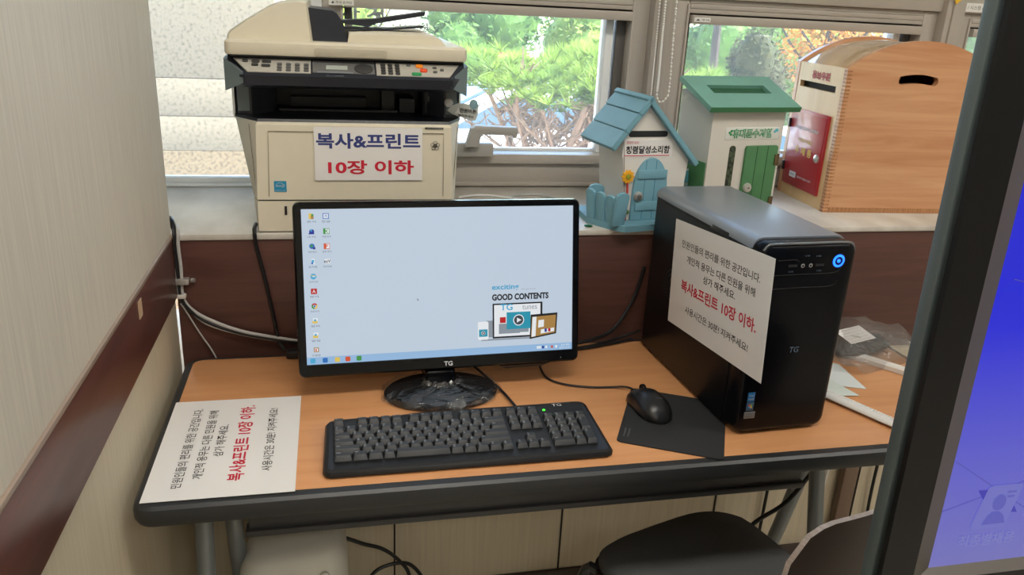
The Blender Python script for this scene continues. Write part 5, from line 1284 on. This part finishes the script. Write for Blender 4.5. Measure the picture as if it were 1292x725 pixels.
# ================================================================== UNDER THE TABLE
def white_case():
    t = thing('white_case', 'rounded white plastic case with a center tab, on the floor under the table left end', 'case', (.206, .335, 0))
    M_c = mat('case_white', (212, 210, 200), .45, var=.02, scale=20)
    def ring(z, w, d, r): return [(a, c, z) for a, c in rrect(-w, w, -d, d, r, 6)]
    b = BM(); loft(b, [ring(0, .092, .06, .03), ring(.01, .099, .068, .035), ring(.34, .102, .072, .04), ring(.375, .099, .068, .04), ring(.395, .088, .058, .035), ring(.405, .07, .04, .025)])
    for v in b.verts:
        if v.co.z > .36: v.co.z += .010 * (v.co.x / .1) - .014 * math.exp(-(v.co.x / .03) ** 2)
    obj('shell', b, M_c, t, sharp=60)
    b = BM(); box(b, -.017, .012, -.0765, -.071, .28, .372, bevel=.003); tb = obj('tab', b, mat('tab_tan', (192, 184, 164), .5), t)
    b = BM(); box(b, -.012, .010, -.0775, -.074, .366, .3705, bevel=.001); obj('catch', b, mat('catch_dark', (90, 84, 74), .5), tb)
    for x, z in ((-.068, .352), (.058, .366)):
        b = BM(); lathe(b, [(.009, 0), (.008, .004), (.004, .006)], 16, Matrix.Translation((x, -.0715, z)) @ Matrix.Rotation(PI / 2, 4, 'X')); obj('stud', b, M_c, t)
    b = BM(); box(b, -.10, -.03, -.074, -.070, .05, .335, bevel=.004); obj('ribbed_panel', b, M_c, t); b = BM(); box(b, .025, .10, -.074, -.070, .05, .345, bevel=.004); obj('ribbed_panel', b, M_c, t)
white_case()
bm = BM(); tube(bm, [(.235, .40, .62), (.25, .42, .46), (.267, .42, .36), (.33, .42, .315), (.38, .43, .285), (.415, .44, .245), (.44, .44, .20), (.43, .43, .14), (.38, .42, .10), (.34, .42, .14), (.36, .43, .22), (.42, .44, .235), (.46, .45, .20), (.50, .46, .10), (.53, .47, .012), (.62, .48, .006)], .0042, 8, smooth=8)
tag(obj('hanging_cord', bm, M_cord), 'black power cord hanging in a loose loop under the table beside the white case', 'cord')
bm = BM(); tube(bm, [(1.33, .505, .62), (1.335, .512, .45), (1.343, .518, .30), (1.345, .52, .05), (1.37, .50, .006)], .004, 8, smooth=6)
tag(obj('hanging_cord', bm, M_cord), 'straight black cord hanging against the wall panels behind the chair seat', 'cord')
bm = BM(); tube(bm, [(1.275, .30, .66), (1.29, .27, .60), (1.285, .26, .55), (1.22, .26, .44), (1.15, .28, .36), (1.10, .30, .2), (1.08, .32, .006), (1.0, .34, .006)], .0045, 8, smooth=6)
tag(obj('hanging_cord', bm, M_cord), 'thick black cord sagging across the right table legs', 'cord')
bm = BM(); tube(bm, [(1.62, .50, .60), (1.625, .505, .50), (1.66, .512, .42), (1.645, .516, .33), (1.66, .52, .1), (1.70, .50, .006)], .004, 8, smooth=6)
tag(obj('hanging_cord', bm, M_cord), 'crooked black cord hanging on the wall right of the table legs', 'cord')
bm = BM(); tube(bm, [(1.50, .50, .006), (1.50, .515, .20), (1.512, .52, .36), (1.56, .52, .405), (1.64, .52, .40), (1.70, .52, .30), (1.72, .50, .006)], .0028, 8, smooth=6)
tag(obj('looped_cable', bm, mat('white_cable', (214, 212, 208), .5)), 'thin white cable bent in an arch on the wall right of the table legs', 'cable')
bm = BM(); box(bm, 1.545, 1.585, .505, .5265, .10, .655, bevel=.003); tag(obj('cable_duct', bm, mat('duct_brown', (120, 98, 82), .5)), 'brown vertical cable duct on the wall below the apron', 'cable duct')

# ================================================================== CHAIR
def make_chair():
    t = thing('side_chair', 'dark plywood side chair with a charcoal padded seat, pulled up to the table', 'chair', (.962, .033, 0), math.radians(18))
    M_pl = mat('plywood_dark', (46, 29, 26), .35, var=.1, scale=8, stretch=(1, 1, 8)); M_ed = mat('plywood_edge', (168, 156, 150), .5, var=.2, scale=60, stretch=(1, 1, 9)); M_pad = mat('seat_cloth', (80, 81, 82), .95, var=.12, scale=500, bump=.2)
    def shape(s): # rounded trapezoid, wider at the front
        pts = []
        for k in range(48):
            a = 2 * PI * k / 48; c, d = math.cos(a), math.sin(a)
            px = math.copysign(abs(c) ** .5, c); py = math.copysign(abs(d) ** .5, d)
            pts.append((px * (.172 + .014 * py) * s, py * .212 * s))
        return pts
    def zz(a, c): return .43 + .10 * max(0, abs(a) - .12) ** 1.5 - .02 * max(0, c - .12) / .1
    b = BM(); loft(b, [[(a, c, zz(a, c) - .012) for a, c in shape(1.0)], [(a, c, zz(a, c)) for a, c in shape(1.0)]]); obj('seat', b, M_pl, t)
    b = BM(); loft(b, [[(a, c, zz(a, c) + .0005) for a, c in shape(.97)], [(a, c, zz(a, c) + .016) for a, c in shape(.975)], [(a, c, zz(a, c) + .026) for a, c in shape(.93)], [(a, c, zz(a, c) + .030) for a, c in shape(.7)]]); p = obj('seat_pad', b, M_pad, t, sharp=70); p['label'] = 'charcoal cloth pad'
    # curved plywood back, leaning away from the table
    def backpt(u, z, off):   # u across, z height
        x = u; y = -.225 - (z - .47) * .12 - .02 * (1 - (u / .2) ** 2) + off
        return (x, y, z)
    outl = []
    z0, z1 = .50, .808
    for k in range(41):
        a = -PI / 2 + 2 * PI * k / 40
    poly = rrect(-.205, .205, z0, z1, .075, 8)
    # fill as a grid clipped to a rounded rectangle: columns of points
    NX = 24; rows = 10
    def span(u):
        d = max(0, abs(u) - .15) / .055; q = .055 * (1 - math.sqrt(max(0, 1 - d * d))); return z0 + q * .6, z1 - q
    rf, rb = [], []
    for i in range(NX + 1):
        u = -.205 + .41 * i / NX; a, c = span(u)
        rf.append([backpt(u, a + (c - a) * j / rows, 0) for j in range(rows + 1)]); rb.append([backpt(u, a + (c - a) * j / rows, -.0075) for j in range(rows + 1)])
    b = BM(); A = [[b.verts.new(p) for p in r] for r in rf]; B = [[b.verts.new(p) for p in r] for r in rb]
    for i in range(NX):
        for j in range(rows):
            b.faces.new((A[i][j], A[i][j + 1], A[i + 1][j + 1], A[i + 1][j])); b.faces.new((B[i][j], B[i + 1][j], B[i + 1][j + 1], B[i][j + 1]))
    bk = obj('backrest', b, M_pl, t)
    b = BM(); loop = [(i, 0) for i in range(NX + 1)] + [(NX, j) for j in range(1, rows + 1)] + [(i, rows) for i in range(NX - 1, -1, -1)] + [(0, j) for j in range(rows - 1, 0, -1)]
    E0 = [b.verts.new(rf[i][j]) for i, j in loop]; E1 = [b.verts.new(rb[i][j]) for i, j in loop]
    for k in range(len(loop)):
        q = (k + 1) % len(loop); b.faces.new((E0[k], E0[q], E1[q], E1[k]))
    ed = obj('backrest_edge', b, M_ed, bk); ed['label'] = 'pale worn plywood edge'
    M_st = mat('chair_steel', (70, 72, 74), .3, metal=.7)
    for s in (-1, 1):
        b = BM(); tube(b, [(s * .10, -.16, .412), (s * .10, -.25, .44), (s * .10, -.2565, .52), (s * .10, -.267, .62)], .009, 10, smooth=5); obj('back_support', b, M_st, t)
        for fy in (.19, -.20):
            b = BM(); tube(b, [(s * .15, fy * .8, .412), (s * .175, fy, .38), (s * .20, fy * 1.12, .012)], .010, 10, smooth=5); lg = obj('leg', b, M_st, t)
            b = BM(); lathe(b, [(.013, 0), (.014, .012), (.011, .02)], 12, Matrix.Translation((s * .20, fy * 1.12, 0))); obj('foot', b, M_black, lg)
    b = BM(); tube(b, [(-.15, .15, .412), (.15, .15, .412)], .009, 8); tube(b, [(-.15, -.16, .412), (.15, -.16, .412)], .009, 8); obj('seat_frame', b, M_st, t)
make_chair()

# ================================================================== KIOSK
def make_kiosk():
    t = thing('information_kiosk', 'tall black information kiosk with a bright blue touch screen, at the right edge', 'kiosk', (.795, -.5057, 0), 0.0)
    t.rotation_euler = (math.radians(-1.3), 0, 0)
    W, D, z0, z1 = .62, .027, .868, 2.02
    M_sd = mat('kiosk_side', (92, 104, 108), .45, metal=.35); M_fr = mat('kiosk_face', (9, 10, 14), .3, spec=.3); M_in = mat('kiosk_inner', (84, 80, 76), .4, metal=.3)
    b = BM(); box(b, 0, W, .0115, D, z0, z1, bevel=.003); obj('housing', b, M_sd, t)
    s0, s1, q0, q1 = .061, W - .061, .9045, z1 - .06
    def ring4(b, xa, xb, za, zb, xc, xd, zc, zd, y0, y1):
        A = [(xa, y0, za), (xb, y0, za), (xb, y0, zb), (xa, y0, zb)]; B = [(xc, y1, zc), (xd, y1, zc), (xd, y1, zd), (xc, y1, zd)]
        va = [b.verts.new(p) for p in A]; vb = [b.verts.new(p) for p in B]
        for k in range(4): b.faces.new((va[k], va[(k + 1) % 4], vb[(k + 1) % 4], vb[k]))
    b = BM(); ring4(b, .0015, W - .0015, z0 + .0015, z1 - .0015, .0015, W - .0015, z0 + .0015, z1 - .0015, .006, .0)
    ring4(b, .0015, W - .0015, z0 + .0015, z1 - .0015, .038, W - .038, .8955, z1 - .045, 0, 0); obj('face_border', b, M_fr, t, smooth=False)
    b = BM(); ring4(b, .038, W - .038, .8955, z1 - .045, s0, s1, q0, q1, 0, .008); obj('inner_bevel', b, M_in, t, smooth=False)
    # touch screen, pale violet at the bottom and deeper blue upward
    m = bpy.data.materials.new('kiosk_screen'); m.use_nodes = True; nt = m.node_tree; bs = nt.nodes['Principled BSDF']
    bs.inputs['Base Color'].default_value = (.01, .01, .015, 1); bs.inputs['Roughness'].default_value = .12
    tc = nt.nodes.new('ShaderNodeTexCoord'); sp = nt.nodes.new('ShaderNodeSeparateXYZ'); mr = nt.nodes.new('ShaderNodeMapRange'); cr = nt.nodes.new('ShaderNodeValToRGB')
    mr.inputs['From Min'].default_value = q0; mr.inputs['From Max'].default_value = q0 + .5
    els = cr.color_ramp.elements; els[0].position = 0.0; els[0].color = (*lin((112, 112, 186)), 1); els[1].position = 1.0; els[1].color = (*lin((10, 20, 205)), 1)
    q = els.new(.22); q.color = (*lin((92, 92, 200)), 1); q = els.new(.5); q.color = (*lin((28, 36, 216)), 1)
    nt.links.new(tc.outputs['Object'], sp.inputs[0]); nt.links.new(sp.outputs['Z'], mr.inputs[0]); nt.links.new(mr.outputs[0], cr.inputs[0]); nt.links.new(cr.outputs[0], bs.inputs['Emission Color']); bs.inputs['Emission Strength'].default_value = 0.9
    b = BM(); box(b, s0 - .002, s1 + .002, .0078, .010, q0 - .002, q1 + .002); sc = obj('touch_screen', b, m, t); sc['label'] = 'glowing blue screen picture'
    def em(n, c, s=.85):
        mm = mat(n, c, .2, emit=s); mm.node_tree.nodes['Principled BSDF'].inputs['Base Color'].default_value = (.01, .01, .015, 1); return mm
    def flat(pts, y, nm, mm, r=None):
        b = BM(); vs = [b.verts.new((a, y, c)) for a, c in pts]; b.faces.new(vs); return obj(nm, b, mm, sc, smooth=False)
    M_d = em('screen_tile', (58, 56, 176)); M_d2 = em('screen_tile_blue', (30, 44, 212))
    flat([(.0955, .988), (.114, .963), (.147, .9595), (.128, .988)], .0072, 'floor_tile_mark', M_d)
    flat([(.144, 1.024), (.174, .994), (.214, .998), (.194, 1.028)], .0072, 'floor_tile_mark', M_d2)
    flat([(.135, 1.115), (.16, 1.100), (.20, 1.104), (.175, 1.12)], .0072, 'floor_tile_mark', M_d2)
    b = BM()
    for p, q2 in (((.062, 1.022), (.20, .935)), ((.075, 1.20), (.21, 1.17)), ((.06, .968), (.2, 1.01))):
        d = Vector((q2[0] - p[0], q2[1] - p[1])).normalized(); n = Vector((-d.y, d.x)) * .0005
        vs = [b.verts.new((a, .0074, c)) for a, c in ((p[0] + n.x, p[1] + n.y), (p[0] - n.x, p[1] - n.y), (q2[0] - n.x, q2[1] - n.y), (q2[0] + n.x, q2[1] + n.y))]; b.faces.new(vs)
    obj('floor_line', b, em('screen_line', (80, 80, 180)), sc, smooth=False)
    ic = [(a + (c - .968) * .22, c) for a, c in rrect(.101, .141, .944, .992, .005, 4)]
    flat(ic, .0068, 'menu_icon', em('screen_icon', (110, 113, 197)))
    b = BM()
    for pts in ([(a - .011, c - .017) for a, c in q3] for q3 in (circ(.1335, .990, .0075, .009, 14), [(.119, .966), (.146, .966), (.142, .975), (.136, .980), (.128, .980), (.123, .975)], [(.140, 1.000), (.150, 1.000), (.150, 1.002), (.140, 1.002)], [(.141, .995), (.149, .995), (.149, .997), (.141, .997)])):
        vs = [b.verts.new((a, .0064, c)) for a, c in pts]; b.faces.new(vs)
    obj('menu_figure', b, em('screen_figure', (88, 90, 186)), sc, smooth=False)
    b = BM(); text(b, '직종별채용', F((.119, .0066, .9315), (1, 0, 0), (0, 0, 1)), w=.064, h=.0135, bold=.01); obj('menu_lettering', b, em('screen_caption', (120, 123, 196)), sc, smooth=False)
    # stand
    b = BM(); box(b, .20, .42, .028, .12, .04, 1.5, bevel=.006); obj('column', b, M_sd, t)
    b = BM(); box(b, .05, .57, -.30, .13, 0, .04, bevel=.008); obj('base_plate', b, M_fr, t)
    b = BM(); box(b, .02, W - .02, .006, .026, z0 - .035, z0 + .001, bevel=.004); obj('lower_grille', b, mat('kiosk_grille', (62, 56, 54), .6, var=.4, scale=200), t)
make_kiosk()
